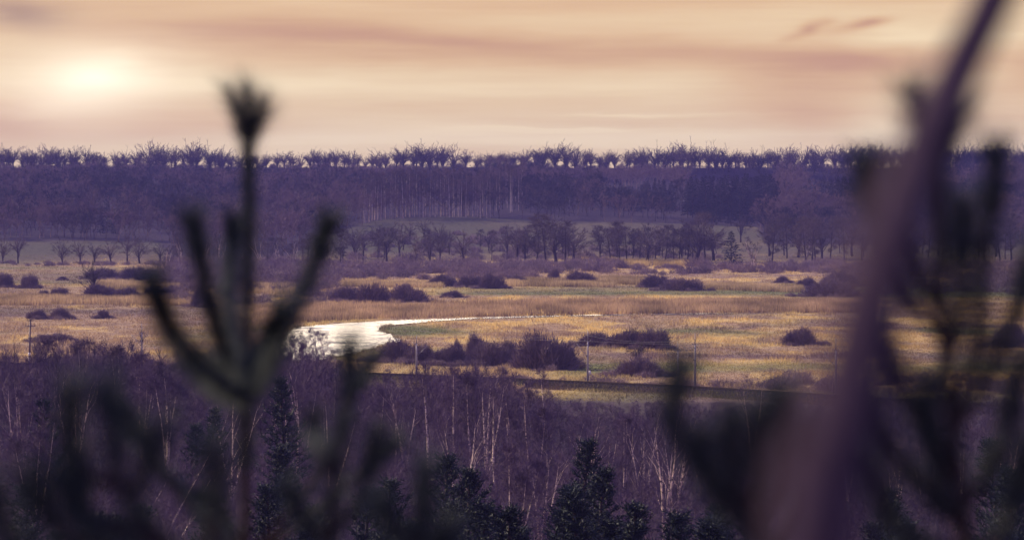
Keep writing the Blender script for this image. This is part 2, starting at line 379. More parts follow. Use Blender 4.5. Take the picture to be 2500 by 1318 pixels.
river = bpy.data.objects.new('river', me); col.objects.link(river); tag(river, 'pale shining river bending through the meadow', 'river', kind='structure')
m = bpy.data.materials.new('river water'); m.use_nodes = True; t = NT(m.node_tree)
geo = t.n('ShaderNodeNewGeometry'); s3 = t.n('ShaderNodeSeparateXYZ'); t.put(s3.inputs[0], geo.outputs['Position'])
bs = t.n('ShaderNodeBsdfPrincipled'); bs.inputs['Base Color'].default_value = (.05, .045, .05, 1); bs.inputs['IOR'].default_value = 1.33
rip = t.noise(t.xyz(t.m('MULTIPLY', s3.outputs[0], .10), t.m('MULTIPLY', s3.outputs[1], .09)), 1, 4, .6)
t.put(bs.inputs['Roughness'], t.ramp(rip, [(.38, (.05,)*3), (.62, (.26,)*3)]))
bs.inputs['Specular IOR Level'].default_value = 1.0
bp = t.n('ShaderNodeBump'); bp.inputs['Strength'].default_value = .6; bp.inputs['Distance'].default_value = .10
t.put(bp.inputs['Height'], t.noise(geo.outputs['Position'], 1.3, 3)); t.put(bs.inputs['Normal'], bp.outputs[0])
o = t.n('ShaderNodeOutputMaterial'); t.put(o.inputs[0], bs.outputs[0]); me.materials.append(m)

# ------------------------------------------------------------------ grass, reeds
def blades(x, y, h, w, colr, rng, n=3, lean=.35, spreadr=.25):
    N = len(x); X = np.repeat(x, n)+rng.randn(N*n)*spreadr; Y = np.repeat(y, n)+rng.randn(N*n)*spreadr
    Z = hgt(X, Y)-.03; d = np.stack([rng.randn(N*n)*lean, rng.randn(N*n)*lean, np.ones(N*n)], -1)
    g_ = Geo(); g_.sliv(np.stack([X, Y, Z], -1), d, np.repeat(h, n)*rng.uniform(.6, 1.15, N*n), np.repeat(w, n), rng)
    V, F = g_.get(); C = np.repeat(np.repeat(colr, n, 0)*rng.uniform(.75, 1.2, (N*n, 1)), 3, 0)
    return V, F, C
def scatter_view(n, d0, d1, rng, pmin=-350, pmax=2850, p=1.0):
    v = rng.uniform(0, 1, n); y = (d0**p+(d1**p-d0**p)*v)**(1/p); px = rng.uniform(pmin, pmax, n); return (px-1250)*K*y, y, px
rng = np.random.RandomState(11)
x, y, px = scatter_view(150000, 560, 1750, rng, p=-.3)
keep = ~in_river(x, y); x, y, px = x[keep], y[keep], px[keep]
g, b, l = tone(x, y); ye = tone.yel
keep = (rng.rand(len(x)) > l*.9) ; x, y, g, b, l, px, ye = (q[keep] for q in (x, y, g, b, l, px, ye))
cl = fbm(x/5., y/14., 3)
G0, G1, G2, G3 = (np.array(q) for q in (GOLD, GOLD2, GREEN, BROWN))
gm = ye[:, None]
C = G0*gm*1.1+G1*(1-gm); C = C*(1-b[:, None])+G3*b[:, None]; C = C*(1-g[:, None])+G2*g[:, None]
h = .25+.75*np.clip((cl-.42)*4, 0, 1)*(1-.7*g)
V, F, CC = blades(x, y, h, .10+.12*(y/1000), C, rng, 3, .5, .5)
tag(mesh_obj('meadow_grass', V, F, M['grass'], attr={'col': CC}), 'dry tufted grass covering the flat meadow', 'grass', kind='stuff')
sh = []
for i in range(len(RP)-3): 
    a_, b_ = RP[i], RP[i+1]; L_ = np.linalg.norm(b_-a_)
    if float(fbm(a_[0]/9, a_[1]/9, 2)) < .40 or a_[1] > 930: continue
    for k in range(int(L_*5)): sh.append(a_+(b_-a_)*rng.rand()+rng.randn(2)*[.5, .9])
sh = np.array(sh); m1 = fbm(sh[:, 0]/4, sh[:, 1]/9, 3)
V, F, CC = blades(sh[:, 0], sh[:, 1], .08+np.where(sh[:, 1] > 880, .12, 1.0)*np.clip((m1-.42)*3, 0, 1), .10+0*m1, np.array([.22, .18, .085])*(.7+.6*m1[:, None]), rng, 3, .3, .25)
tag(mesh_obj('shore_grass', V, F, M['grass'], attr={'col': CC}), 'ragged grass fringe along the river banks', 'grass', kind='stuff')
# reed beds, each a band of tall stems
def reed_bed(px0, px1, f0, f1, n, h, colr, label, seed):
    rng = np.random.RandomState(seed); u = rng.uniform(0, 1, n); p = px0+(px1-px0)*u
    a0 = np.interp(u, *zip(*f0)); a1 = np.interp(u, *zip(*f1)); q = a0+(a1-a0)*rng.uniform(0, 1, n)
    Y = CAMZ/K/(q-472); X = (p-1250)*K*Y
    k = (~in_river(X, Y)) & (fbm(X/14, Y/40, 3) > .25); X, Y = X[k], Y[k]
    mm = np.clip((fbm(X/9, Y/30, 3)-.3)*2.4, 0, 1)[:, None]; Cr = np.array(colr)*(.75+.75*mm)*np.array([.93, .94, .92])
    V, F, CC = blades(X, Y, h*(.75+.5*fbm(X/6, Y/20, 2)), .10+.07*Y/1000, Cr, rng, 3, .12, .4)
    tag(mesh_obj('reed_bed', V, F, M['grass'], attr={'col': CC}), label, 'reeds', 'reed beds of the valley', 'stuff')
RC = (.40, .29, .175)
reed_bed(620, 2140, [(0, 752), (.2, 744), (.5, 738), (1, 738)], [(0, 795), (.2, 778), (.45, 771), (.75, 764), (1, 764)], 26000, 1.9, (.38, .26, .165), 'tall tan reeds along the far bank of the river', 21)
reed_bed(1235, 1500, [(0, 684), (1, 688)], [(0, 699), (1, 702)], 5000, 1.9, RC, 'short golden reed strip below the scrub at the centre', 22)
reed_bed(1440, 1600, [(0, 683), (1, 686)], [(0, 692), (1, 698)], 3000, 2.2, RC, 'golden reeds between two dark low bushes', 23)
reed_bed(1690, 1960, [(0, 696), (1, 704)], [(0, 706), (1, 714)], 5000, 1.7, RC, 'golden reed strip right of the low dark bush', 24)
reed_bed(830, 1080, [(0, 689), (1, 695)], [(0, 700), (1, 702)], 3500, 1.8, RC, 'reed strip behind the wide dark scrub left of centre', 25)
reed_bed(-60, 560, [(0, 727), (1, 729)], [(0, 745), (1, 747)], 9000, 1.8, (.40, .28, .17), 'golden reed belt in the left meadow', 26)
reed_bed(240, 440, [(0, 690), (1, 688)], [(0, 712), (1, 712)], 3500, 1.7, RC, 'reed patch beside the bare tree in the left meadow', 27)
reed_bed(1420, 1690, [(0, 640), (1, 642)], [(0, 650), (1, 650)], 2500, 2.0, (.44, .31, .15), 'bright reed strip at the foot of the far tree row', 28)
reed_bed(620, 720, [(0, 700), (1, 700)], [(0, 716), (1, 720)], 2500, 2.0, RC, 'small reed patch behind the tall blurred pine shoot', 29)

# ------------------------------------------------------------------ trees
def grow(P, D, L, n, rng, wob=.12, trop=.1):
    pts = [np.array(P, float)]; d = np.array(D, float); st = L/n
    for i in range(n):
        d = d+rng.randn(3)*wob; d[2] += trop; d /= np.linalg.norm(d)
        pts.append(pts[-1]+d*st)
    return np.array(pts)
def along(P, f):
    q = f*(len(P)-1); i = min(int(q), len(P)-2); u = q-i
    return P[i]*(1-u)+P[i+1]*u, norm(P[i+1]-P[i])
def perp(d, rng, ang):
    s = norm(np.cross(d, rng.randn(3))); return norm(d*math.cos(ang)+s*math.sin(ang))
def bare_tree(seed, H=16., r=.28, split=.3, nl=7, ang=.75, ll=.5, prof='round', sub=(5, 4), tw=6, twl=1.3, tww=.06, trop=.12, stems=1, lean=0.0, wob=.08, sides=5, droop=0.0, subr=True):
    rng = np.random.RandomState(seed); T = Geo(); Cr = Geo(); tp, td = [], []
    def limb(P, D, L, rad, lev):
        n = 4 if lev == 0 else 3
        B = grow(P, D, L, n, rng, .16, trop); (T if (lev == 0 and subr == 'white') else Cr).tube(B, np.linspace(rad, rad*.25, n+1), 4 if lev == 0 else 3)
        if lev < len(sub):
            for k in range(sub[lev]):
                f = rng.uniform(.25, 1); p, d = along(B, f)
                limb(p, perp(d, rng, rng.uniform(.4, .95)), L*rng.uniform(.38, .62)*(1.15-.5*f), rad*.45, lev+1)
        m = tw if lev == len(sub) else max(1, tw//2)
        for k in range(m):
            p, d = along(B, rng.uniform(.3, 1)); tp.append(p); td.append(perp(d, rng, rng.uniform(.15, .9)))
    for s in range(stems):
        a0 = rng.uniform(0, 6.28); th = (.0 if stems == 1 else rng.uniform(.10, .28))
        D = np.array([math.cos(a0)*th+lean, math.sin(a0)*th, 1.]); D /= np.linalg.norm(D); Hs = H*(1 if stems == 1 else rng.uniform(.75, 1))
        n = 7; top = split if prof == 'round' else 1.0
        tl = Hs*(top+ (.16 if prof == 'round' else 0))
        B = grow((0, 0, -.3), D, tl+.3, n, rng, wob, .02); rr = r*(1 if stems == 1 else .7)
        e = np.linspace(0, 1, n+1); T.tube(B, rr*(1-e)**.75*.95+rr*.06, sides)
        for k in range(nl):
            if prof == 'round':
                f = rng.uniform(.42, 1); p, d = along(B, f if k else 1.0)
                a = ang*(.06+1.15*((k+.5)/nl)**.8)*rng.uniform(.85, 1.1); Ln = (Hs-p[2])*rng.uniform(.85, 1.05)*(1-.38*min(1, a/1.2))
                a1 = 2*math.pi*(k/nl)+rng.uniform(-.4, .4); D1 = norm(np.array([math.cos(a1)*math.sin(a), math.sin(a1)*math.sin(a), math.cos(a)]))
                limb(p, D1, Ln, rr*.55, 0)
            else:
                f = split+(1-split)*(k+.5)/nl; p, d = along(B, min(f, .99))
                shp = math.sin(math.pi*min(1, max(.12, (1-f)/(1-split)*.75+.12)))
                limb(p, perp(d, rng, ang*rng.uniform(.7, 1.2)), ll*Hs*shp*rng.uniform(.7, 1.1), rr*.28*(1.2-f), 0)
    tp = np.array(tp); td = np.array(td); N = len(tp)
    Cr.sliv(tp, td, twl*rng.uniform(.6, 1.3, N), tww, rng, droop)
    Cr.sliv(tp+td*twl*.3, norm(td+rng.randn(N, 3)*.45), twl*rng.uniform(.4, 1.0, N), tww*.8, rng, droop)
    print('tree', seed, len(Cr.get()[1])) if seed % 100 == 0 else None
    return T.get(), Cr.get()
def dome_tree(seed, H=16., r=.35, base=.16, wr=.40, nend=26, nsub=4, tw=1100, twl=1.0, tww=.06, lumps=3):
    rng = np.random.RandomState(seed); T = Geo(); Cr = Geo()
    lean = rng.randn(2)*.03*H
    B = grow((0, 0, -.3), norm(np.array([lean[0]/H, lean[1]/H, 1.])), H*(base+.20)+.3, 5, rng, .05, .03); T.tube(B, np.linspace(r, r*.5, 6), 6)
    lc = [np.array([0, 0, H*(base+(1-base)*.50)])]; lr = [np.array([wr*H*.85, wr*H*.85, H*(1-base)*.48])]
    for k in range(lumps):
        a = rng.uniform(0, 6.28); q = rng.uniform(.30, .55)*wr*H
        lc.append(np.array([math.cos(a)*q, math.sin(a)*q, H*rng.uniform(.32, .72)])); w_ = H*rng.uniform(.20, .27); lr.append(np.array([w_, w_, w_]))
    paths = []
    for k in range(nend):
        j = 0 if k < nend*.5 else rng.randint(1, len(lc)); u = norm(rng.randn(3)); u[2] = abs(u[2])*1.2-.62; u = norm(u)
        e = lc[j]+u*lr[j]*rng.uniform(.5, .92); e[2] = min(e[2], H*.985)
        s0, _ = along(B, rng.uniform(.25, 1)); c = s0*.45+e*.55; c[2] += rng.uniform(-.02, .10)*H; c[:2] = s0[:2]*.6+e[:2]*.4
        tt = np.linspace(0, 1, 7)[:, None]; P = (1-tt)**2*s0+2*tt*(1-tt)*c+tt*tt*e; P[1:-1] += rng.randn(5, 3)*.012*H
        Cr.tube(P, np.linspace(r*.34, r*.06, 7), 3); paths.append((P, u))
    fine = []
    for P, u in paths:
        for k in range(nsub):
            p, d = along(P, rng.uniform(.3, .9)); D = norm(d+rng.randn(3)*.55+np.array([0, 0, .15])); S = grow(p, D, rng.uniform(.05, .12)*H, 3, rng, .18, .04)
            S[:, 2] = np.minimum(S[:, 2], H); Cr.tube(S, np.linspace(r*.12, r*.04, 4), 3); fine.append(S)
        fine.append(P[3:])
    ps = np.array([along(fine[rng.randint(len(fine))], rng.uniform(.1, 1))[0] for _ in range(tw)])
    out_ = norm(ps-lc[0]*np.array([1, 1, .75])); D = norm(out_+rng.randn(tw, 3)*.55+np.array([0, 0, .25]))
    Cr.sliv(ps, D, twl*rng.uniform(.5, 1.3, tw), tww, rng)
    return T.get(), Cr.get()
def spruce(seed, H=18., Rr=3.4, lev=22, per=9, tuft=5):
    rng = np.random.RandomState(seed); T = Geo(); Cr = Geo(); T.tube([(0, 0, -.3), (0, 0, H*.5), (0, 0, H)], [.22, .13, .02], 5)
    p, d, L = [], [], []
    for k in range(lev):
        f = (k+.5)/lev; z = H*(.10+.9*f); rad = Rr*(1-f)**.85*rng.uniform(.8, 1.1)+.15
        for a in rng.uniform(0, 6.28, per):
            D = np.array([math.cos(a), math.sin(a), -.15+.5*f]); Lb = rad*rng.uniform(.75, 1.1)
            Cr.sliv(np.array([[0, 0, z]]), D[None], Lb, .25, rng)
            for q in range(tuft):
                pp = np.array([0, 0, z])+D*Lb*rng.uniform(.3, 1); p.append(pp); d.append(D*.7+rng.randn(3)*.5+np.array([0, 0, -.25])); L.append(Lb*.28+.35)
    Cr.sliv(np.array(p), np.array(d), np.array(L), .30, rng)
    Cr.sliv(np.array([[0, 0, H-.8]]), np.array([[0, 0, 1.]]), 1.2, .2, rng)
    return T.get(), Cr.get()
def pine(seed, H=9., Rr=2.0, dense_=1.0, first=.12):
    rng = np.random.RandomState(seed); T = Geo(); Cr = Geo(); B = grow((0, 0, -.3), (0, 0, 1), H+.1, 8, rng, .025, .03); T.tube(B, np.linspace(.16, .03, 9), 6)
    p, d = [], []; z = H*first
    while z < H-.2:
        f = z/H; rad = Rr*min(1, (1-f)*1.25+.10)*rng.uniform(.7, 1.1)
        c, _ = along(B, min(.999, (z+.3)/(H+.1)))
        for a in np.arange(6)*1.05+rng.uniform(0, 6): 
            D = np.array([math.cos(a), math.sin(a), .25+.5*f]); Bb = grow(c, norm(D), rad*rng.uniform(.45, 1.3), 4, rng, .16, .18); Cr.tube(Bb, np.linspace(.035, .012, 5), 3)
            for q in range(int(8*dense_)):
                pp, dd = along(Bb, rng.uniform(.3, 1)); sub = norm(dd+rng.randn(3)*.5+np.array([0, 0, .5])); Ls = rng.uniform(.2, .5)
                for r_ in np.linspace(.1, 1, 4):
                    for h_ in range(3): p.append(pp+sub*Ls*r_); d.append(sub*1.0+rng.randn(3)*.55)
        z += rng.uniform(.38, .55)
    for r_ in np.linspace(0, 1, 8):
        for h_ in range(5): p.append(B[-1]-np.array([0, 0, .5*(1-r_)])); d.append(np.array([0, 0, 1.])+rng.randn(3)*.5)
    Cr.sliv(np.array(p), np.array(d), rng.uniform(.13, .22, len(p)), .045, rng)
    return T.get(), Cr.get()
def bush(seed, n=1500, stems=60, w=.04, open_=0.0):           # unit dome: radius 1, height 1
    rng = np.random.RandomState(seed); g_ = Geo(); p, d = [], []
    for s in range(stems):
        a = rng.uniform(0, 6.28); th = rng.uniform(0, 1.25)**.9; rr = rng.uniform(0, .55)
        b0 = np.array([math.cos(a)*rr, math.sin(a)*rr, -.05]); D = np.array([math.cos(a)*math.sin(th), math.sin(a)*math.sin(th), math.cos(th)])
        e = np.array([math.cos(a)*math.sin(th), math.sin(a)*math.sin(th), math.cos(th)])*rng.uniform(.75, .98)
        Bp = np.array([b0, b0*.6+e*.4+np.array([0, 0, .12]), e]); g_.tube(Bp, [w*.35, w*.22, w*.08], 3)
    u = rng.randn(n*2, 3); u[:, 2] = np.abs(u[:, 2]); u = norm(u)[:n]; lump = .78+.22*np.sin(u[:, 0]*5+seed)*np.cos(u[:, 1]*4+seed*2)+.10*np.sin(u[:, 0]*13+seed*3)*np.sin(u[:, 2]*9+u[:, 1]*8)+.09*rng.randn(n)
    r_ = lump*rng.uniform(.3, 1, n)**.4*.93
    P = u*r_[:, None]; P[:, 2] = np.abs(P[:, 2])
    D = norm(u*.7+np.array([0, 0, .8])+rng.randn(n, 3)*.35)
    g_.sliv(P-D*.05, D, rng.uniform(.06, .17, n)*np.where(rng.rand(n) < .12, 2.2, 1), w*.45, rng)
    return g_.get()
def put_tree(name, var, mats, loc, rz, s, label, cat, group=None, parts=('trunk', 'crown')):
    e = empty(name, loc, rz, s if isinstance(s, tuple) else (s, s, s)); tag(e, label, cat, group)
    for pn, src in zip(parts, var):
        c = src.copy(); col.objects.link(c); c.name = pn; c.parent = e
    return e
def proto(name, T, Cr, mt, mc):        # mesh datablocks only, linked by put_tree
    a = bpy.data.objects.new('trunk', mk('trunk', *T, mt)); b_ = bpy.data.objects.new('crown', mk('crown', *Cr, mc)); return (a, b_)
def mk(name, V, F, mat):
    o = mesh_obj(name, V, F, mat); me = o.data; bpy.data.objects.remove(o); return me

_vh = {}
def vh(v):                              # true height of a tree variant
    k = v[1].data.name
    if k not in _vh:
        me = v[1].data; a = np.empty(len(me.vertices)*3, np.float32); me.vertices.foreach_get('co', a); _vh[k] = float(np.percentile(a[2::3], 99.3))
    return _vh[k]
rs = random.Random(4)
# -- ridge trees
RV = [proto('r', *dome_tree(100+i, 16, .38, .04+.10*rs.random(), .36+.12*rs.random(), 44, 6, 2600, .62, .042), M['trunk_far'], M['twig_far']) for i in range(9)]
tops = [(-200, 366), (0, 360), (60, 366), (130, 362), (215, 360), (245, 374), (330, 370), (368, 347), (400, 354), (440, 362), (480, 349), (515, 362), (560, 376), (620, 378), (690, 370), (780, 366), (840, 364), (900, 378), (935, 377), (985, 359), (1050, 356), (1115, 361), (1190, 374), (1260, 368), (1320, 360), (1400, 357), (1460, 376), (1500, 368), (1580, 362), (1640, 359), (1730, 361), (1800, 370), (1880, 368), (1960, 357), (2060, 361), (2140, 357), (2240, 360), (2350, 358), (2450, 357), (2560, 362), (2700, 362)]
RG = 'bare trees in a row along the ridge'
special = {368: 'tallest bare tree of the ridge, a thin open crown left of the tall pine shoot', 480: 'broad round bare tree on the ridge just left of the tall pine shoot',
           1050: 'broad domed bare tree on the ridge, highest near the centre', 985: 'tall ragged bare tree on the ridge just left of the highest central dome', 215: 'dark dense bare tree on the ridge below the sun glow',
           1960: 'wide spreading bare tree on the ridge below the two small clouds'}
pxs = []
p_ = -150.
while p_ < 2660: pxs.append(p_); p_ += rs.uniform(15, 29)
for q in special:
    pxs = [v for v in pxs if abs(v-q) > 14]+[q]
def sect(px):
    if px < 240: return 'bare tree of the ridge row below and left of the sun glow'
    if px < 560: return 'bare tree of the ridge row between the sun glow and the tall pine shoot'
    if px < 960: return 'small rounded bare tree of the ridge row right of the tall pine shoot'
    if px < 1460: return 'spreading bare tree of the central ridge row'
    if px < 1900: return 'bare tree of the ridge row above the dark spruce stand'
    return 'bare tree of the ridge row behind the blurred sapling at the right'
for p_ in sorted(pxs):
    for row in (0, 1):
        if row and (p_ in special): continue
        if row and rs.random() < .08: continue
        pj = p_+(rs.uniform(-12, 12) if row else 0); d = 2792+rs.uniform(-10, 12)+row*22
        loc = stand(pj, d); ty = np.interp(pj, *zip(*tops))+(rs.uniform(0, 9) if (p_ not in special) else 0)+row*4
        top = at(pj, ty, d)[2]; Ht = max(9, top-loc[2])*rs.uniform(1.02, 1.24)
        v_ = RV[rs.randrange(9)]; s = Ht/vh(v_)*(.9 if p_ in special else 1); wsc = s*rs.uniform(1.1, 1.5)*(1.2 if p_ in special else 1)
        put_tree('bare_tree', v_, None, loc, rs.uniform(0, 6.28), (wsc, wsc, s), special.get(p_ if not row else None, sect(pj)), 'tree', RG)
# low pine crowns on the ridge at the right
SV = [proto('s', *spruce(300+i, H=18, Rr=3.6+.5*rs.random()), M['trunk_far'], M['conifer_far']) for i in range(5)]
# -- hill wood as one mass
HV = []
for i in range(7):
    T, Cr = bare_tree(200+i, H=15, r=.2, split=.3, nl=6, ang=.8, prof='round', sub=(3, 2), tw=7, twl=1.8, tww=.15, trop=.12, sides=3)
    HV.append((np.concatenate([T[0], Cr[0]]), np.concatenate([T[1], Cr[1]+len(T[0])])))
rng = np.random.RandomState(77)
N = 5200
y = (1780**2+(2795**2-1780**2)*rng.rand(N))**.5; px = rng.uniform(-500, 3000, N); x = (px-1250)*K*y; z = hgt(x, y)
ppx, ppy = pix(x, y, z); k = ppy < wood_line(ppx)-1

x, y, z, ppx, ppy = (q[k] for q in (x, y, z, ppx, ppy)); n = len(x)
patch = fbm(x/45, y/90, 3)
var = (patch-.5)*2.4+rng.uniform(-.4, .4, n)-.02
var -= .3*np.exp(-((ppx-150)/260.)**2-((ppy-500)/70.)**2)
win = [(1465, 1565, 432, 530), (1560, 1650, 425, 535), (1670, 1905, 408, 560), (1960, 2115, 418, 535), (2105, 2335, 392, 490), (2295, 2425, 350, 450), (1370, 1435, 425, 490), (350, 400, 424, 520), (235, 290, 490, 585), (190, 220, 515, 580), (452, 480, 422, 520), (536, 556, 455, 520), (680, 712, 425, 465)]
kk = np.ones(n, bool)
for (a_, b_, c_, d_) in win: kk &= ~((ppx > a_) & (ppx < b_) & (ppy > c_+30) & (ppy < d_-6))
x, y, z, ppx, ppy, var = (q[kk] for q in (x, y, z, ppx, ppy, var)); n = len(x)
skyl = (fbm(x/9, y/1e4+5, 3)-.62)*26+np.interp(ppx, [-500, 150, 200, 300, 380, 420, 1180, 1230, 1290, 1330, 1780, 1850, 1990, 2080, 2130, 3000], [409, 408, 392, 385, 392, 411, 410, 398, 400, 411, 408, 386, 404, 390, 372, 380])
sight = CAMZ-(skyl-472)*K*y-z
hs = rng.uniform(.75, 1.2, n); ws = hs*rng.uniform(.9, 1.25, n); hs = np.minimum(hs, sight/15*rng.uniform(.8, 1.05, n)); kk = hs > .12; x, y, z, var, hs, ws = (q[kk] for q in (x, y, z, var, hs, ws)); n = len(x)
V, F, A = tile(HV, np.stack([x, y, z], -1), np.stack([ws, hs], -1), rng.uniform(0, 6.28, n), rng.randint(0, 7, n), var)
hw = mesh_obj('hillside_wood', V, F, M['twig_far'], attr={'var': A[:, None]}); print('hill wood tris', len(F))
tag(hw, 'leafless purple wood covering the long hillside', 'wood', kind='stuff')
# -- birch stand on the hill, pale trunks
BV = [proto('b', *bare_tree(400+i, H=22, r=.20, split=.5, nl=14, ang=.5, ll=.22, prof='birch', sub=(4,), tw=6, twl=1.5, tww=.09, trop=.14, wob=.015), M['birch_far'], M['twig_far']) for i in range(5)]
for k in range(64):
    px = 885+ (k+rs.random())*395/64; ln = float(wood_line(px)); g_ = ground(px, ln-rs.uniform(2, 9 if px < 1200 else 30)); loc = g_
    if px > 1200: loc = ground(px, rs.uniform(470, 520))
    put_tree('birch_tree', BV[rs.randrange(5)], None, loc, rs.uniform(0, 6.28), rs.uniform(.85, 1.15),
             'slender birch with a pale straight trunk in the stand above the sloping field', 'tree', 'birches of the stand on the hillside')
# -- spruces on the hill
def spr(px, ytop, yb, label=None, wf=1.0):
    loc = ground(px, min(yb, float(wood_line(px))-2)); top = at(px, ytop, loc[1])[2]; Ht = max(8, top-loc[2])
    s = Ht/18; ws = s*rs.uniform(.8, 1.1)*wf
    put_tree('spruce_tree', SV[rs.randrange(5)], None, loc, rs.uniform(0, 6), (ws, ws, s), label or 'dark spruce standing close among others on the hillside', 'tree', 'spruces on the hillside')
for a in [(368, 424, 505, 'tall dark spruce alone on the hillside between the sun glow and the tall pine shoot'), (385, 452, 520, 'shorter dark spruce touching the tall spruce left of the pine shoot'), (328, 470, 530, 'slim dark spruce left of the tall hillside spruce'), (262, 490, 570, 'dark spruce low on the hillside at the left, tallest of its clump'), (246, 510, 575, 'left spruce of the low clump at the left'), (278, 516, 575, 'right spruce of the low clump at the left'),
          (205, 515, 575, 'broad dark spruce left of the low clump'), (462, 452, 510, 'spruce on the hillside left of the tall pine shoot'), (470, 422, 460, 'small dark spruce high on the slope left of the tall pine shoot'), (545, 455, 510, 'small spruce on the slope just left of the tall pine shoot'), (690, 428, 455, 'small dark conifer high on the hillside right of the tall pine shoot'), (702, 434, 458, 'lower conifer touching the small high conifer right of the pine shoot'),
          (1366, 425, 480, 'spruce high on the slope right of the birch stand'), (1463, 428, 475, 'lone small spruce high on the slope right of centre')]:
    spr(*a)
for (x0, x1, yt, yb, n) in [(1375, 1430, 425, 480, 7), (1470, 1560, 440, 515, 11), (1560, 1650, 430, 520, 12), (1675, 1900, 415, 530, 34), (1700, 1900, 470, 552, 16), (1965, 2110, 425, 520, 18), (2110, 2330, 400, 480, 14), (2300, 2420, 356, 440, 16)]:
    for k in range(n):
        px = x0+(k+rs.random())*(x1-x0)/n; e = rs.uniform(0, 1); mid = yt+abs((px-x0)/(x1-x0)-.5)*24
        spr(px, mid+e*18, yb-rs.uniform(0, 25)+e*10, None, 1.25)
print('spruces done')
# -- trees in and before the sloping fields
MV = [proto('m', *dome_tree(500+i, 14, .30, .14+.12*rs.random(), .34+.12*rs.random(), 26, 4, 1100, 1.0, .055), M['trunk_far'], M['twig_field']) for i in range(8)]
TV = [proto('t', *bare_tree(520+i, H=16, r=.24, split=.16, nl=22, ang=.6, ll=.34, prof='birch', sub=(5, 3), tw=4, twl=1.3, tww=.065, trop=.12, wob=.03), M['trunk_far'], M['twig_field']) for i in range(5)]
WV = [proto('w', *bare_tree(540+i, H=12, r=.22, split=.25, nl=8, ang=.6, ll=.3, prof='birch', sub=(4,), tw=5, twl=1.0, tww=.06, trop=.16, stems=3, subr='white'), M['birch_far'], M['twig_far']) for i in range(2)]
def mt(px, ytop, yb, V_, label, group, H0, wf=1.0, name='bare_tree'):
    loc = ground(px, yb); top = at(px, ytop, loc[1])[2]; v_ = V_[rs.randrange(len(V_))]; wv = rs.uniform(1.0, 1.5); s = max(3, top-loc[2])/vh(v_)*rs.uniform(.95, 1.1)
    put_tree(name, v_, None, loc, rs.uniform(0, 6), (s*wf*wv, s*wf*wv, s), label, 'tree', group)
LG = 'field trees at the left'; CG = 'trees scattered over the central field'; FG = 'trees of the dense row right of centre'
for a in [(8, 585, 643, 'leftmost leaning bare tree in the green field'), (44, 578, 643, 'bare tree with a straight dark trunk, second from the left edge in the green field'), (153, 582, 646, 'low spreading bare tree with a short forked trunk in the left field'), (195, 590, 641, 'bare tree with a V-shaped trunk beside the low spreading tree in the left field'),
          (232, 592, 642, 'thin bare tree between the V-shaped tree and the upright tree in the left field'), (271, 585, 643, 'upright bare tree with an ivy-dark trunk in the left field'), (311, 566, 644, 'large bare tree with twin trunks in the left field'), (341, 572, 643, 'bushy bare tree right of the twin-trunked tree in the left field'), (392, 590, 643, 'pale thin bare tree at the right end of the left field row')]:
    mt(a[0], a[1], a[2], MV, a[3], LG, 13.5, 1.1)
for a in [(868, 555, 632, 'slim bare tree at the left end of the central field'), (886, 562, 636, 'bare tree with crossing limbs at the left of the central field'), (938, 560, 632, 'thin upright bare tree left of the V-shaped one in the central field'), (976, 545, 626, 'bare tree with a clear V-shaped trunk in the central field'), (1015, 578, 645, 'small dark bare tree below the V-shaped one in the central field'), (1046, 570, 631, 'thin double-stemmed bare tree in the middle of the central field'),
          (1068, 545, 612, 'bare tree high in the central field, left of the big oak'), (1130, 560, 645, 'big dark bare tree leaning right in the central field'), (1100, 560, 600, 'pale bare tree behind the big dark leaning tree'), (1172, 560, 612, 'thin bare tree right of the big dark leaning tree'), (1240, 556, 612, 'thin bare tree in the gap of the central field'), (1035, 535, 580, 'bare tree on the upper edge of the central field'), (1000, 540, 590, 'small bare tree on the upper slope of the central field'), (915, 548, 600, 'bare tree on the upper left slope of the central field')]:
    mt(a[0], a[1], a[2], MV if a[0] not in (938, 1046, 1172, 1240) else TV, a[3], CG, 13.5, 1.05)
for a in [(1262, 565, 640, 0), (1282, 560, 640, 0), (1310, 545, 640, 1), (1333, 532, 646, 1), (1358, 536, 640, 0), (1380, 545, 640, 1), (1400, 552, 636, 0), (1465, 552, 636, 1), (1490, 562, 634, 1), (1513, 560, 636, 1), (1530, 555, 637, 1), (1545, 560, 637, 1), (1562, 566, 635, 1), (1580, 560, 640, 0), (1600, 566, 636, 1), (1625, 545, 638, 1), (1645, 562, 640, 1), (1659, 558, 640, 1), (1678, 560, 640, 1), (1690, 562, 636, 1), (1700, 530, 640, 0), (1722, 520, 637, 1), (1742, 530, 636, 0)]:
    mt(a[0], a[1], a[2], TV if a[3] else MV, 'dark bare tree standing in the dense row at the foot of the right field', FG, 15 if a[3] else 13.5, 1.35)
for k in range(22): mt(860+rs.random()*460, rs.uniform(548, 580), rs.uniform(600, 640), MV if k % 3 else TV, 'bare tree scattered on the sloping central field among many alike', CG, 13.5, .95)
for k in range(16): mt(1270+rs.random()*480, rs.uniform(545, 572), rs.uniform(618, 634), TV if k % 3 else MV, 'dark bare tree in the back line of the dense row right of centre', FG, 15, 1.0)
mt(1785, 572, 655, SV, 'dark cone-shaped tree at the right end of the field row', None, 18, 1.5, 'spruce_tree')
mt(1808, 518, 592, MV, 'lone bare tree with a bare stem standing in the right field', None, 13.5, .95)
mt(1430, 592, 634, WV, 'small white birch with fanned stems before the dense row', 'pale birches at the edge of the wood', 11.5, 1.2, 'birch_tree')
mt(1590, 618, 660, WV, 'thin pale birch stem in the scrub before the dense row', 'pale birches at the edge of the wood', 11.5, .6, 'birch_tree')
mt(1843, 585, 662, WV, 'pale birch with drooping twigs left of the alder clump', 'pale birches at the edge of the wood', 11.5, .9, 'birch_tree')
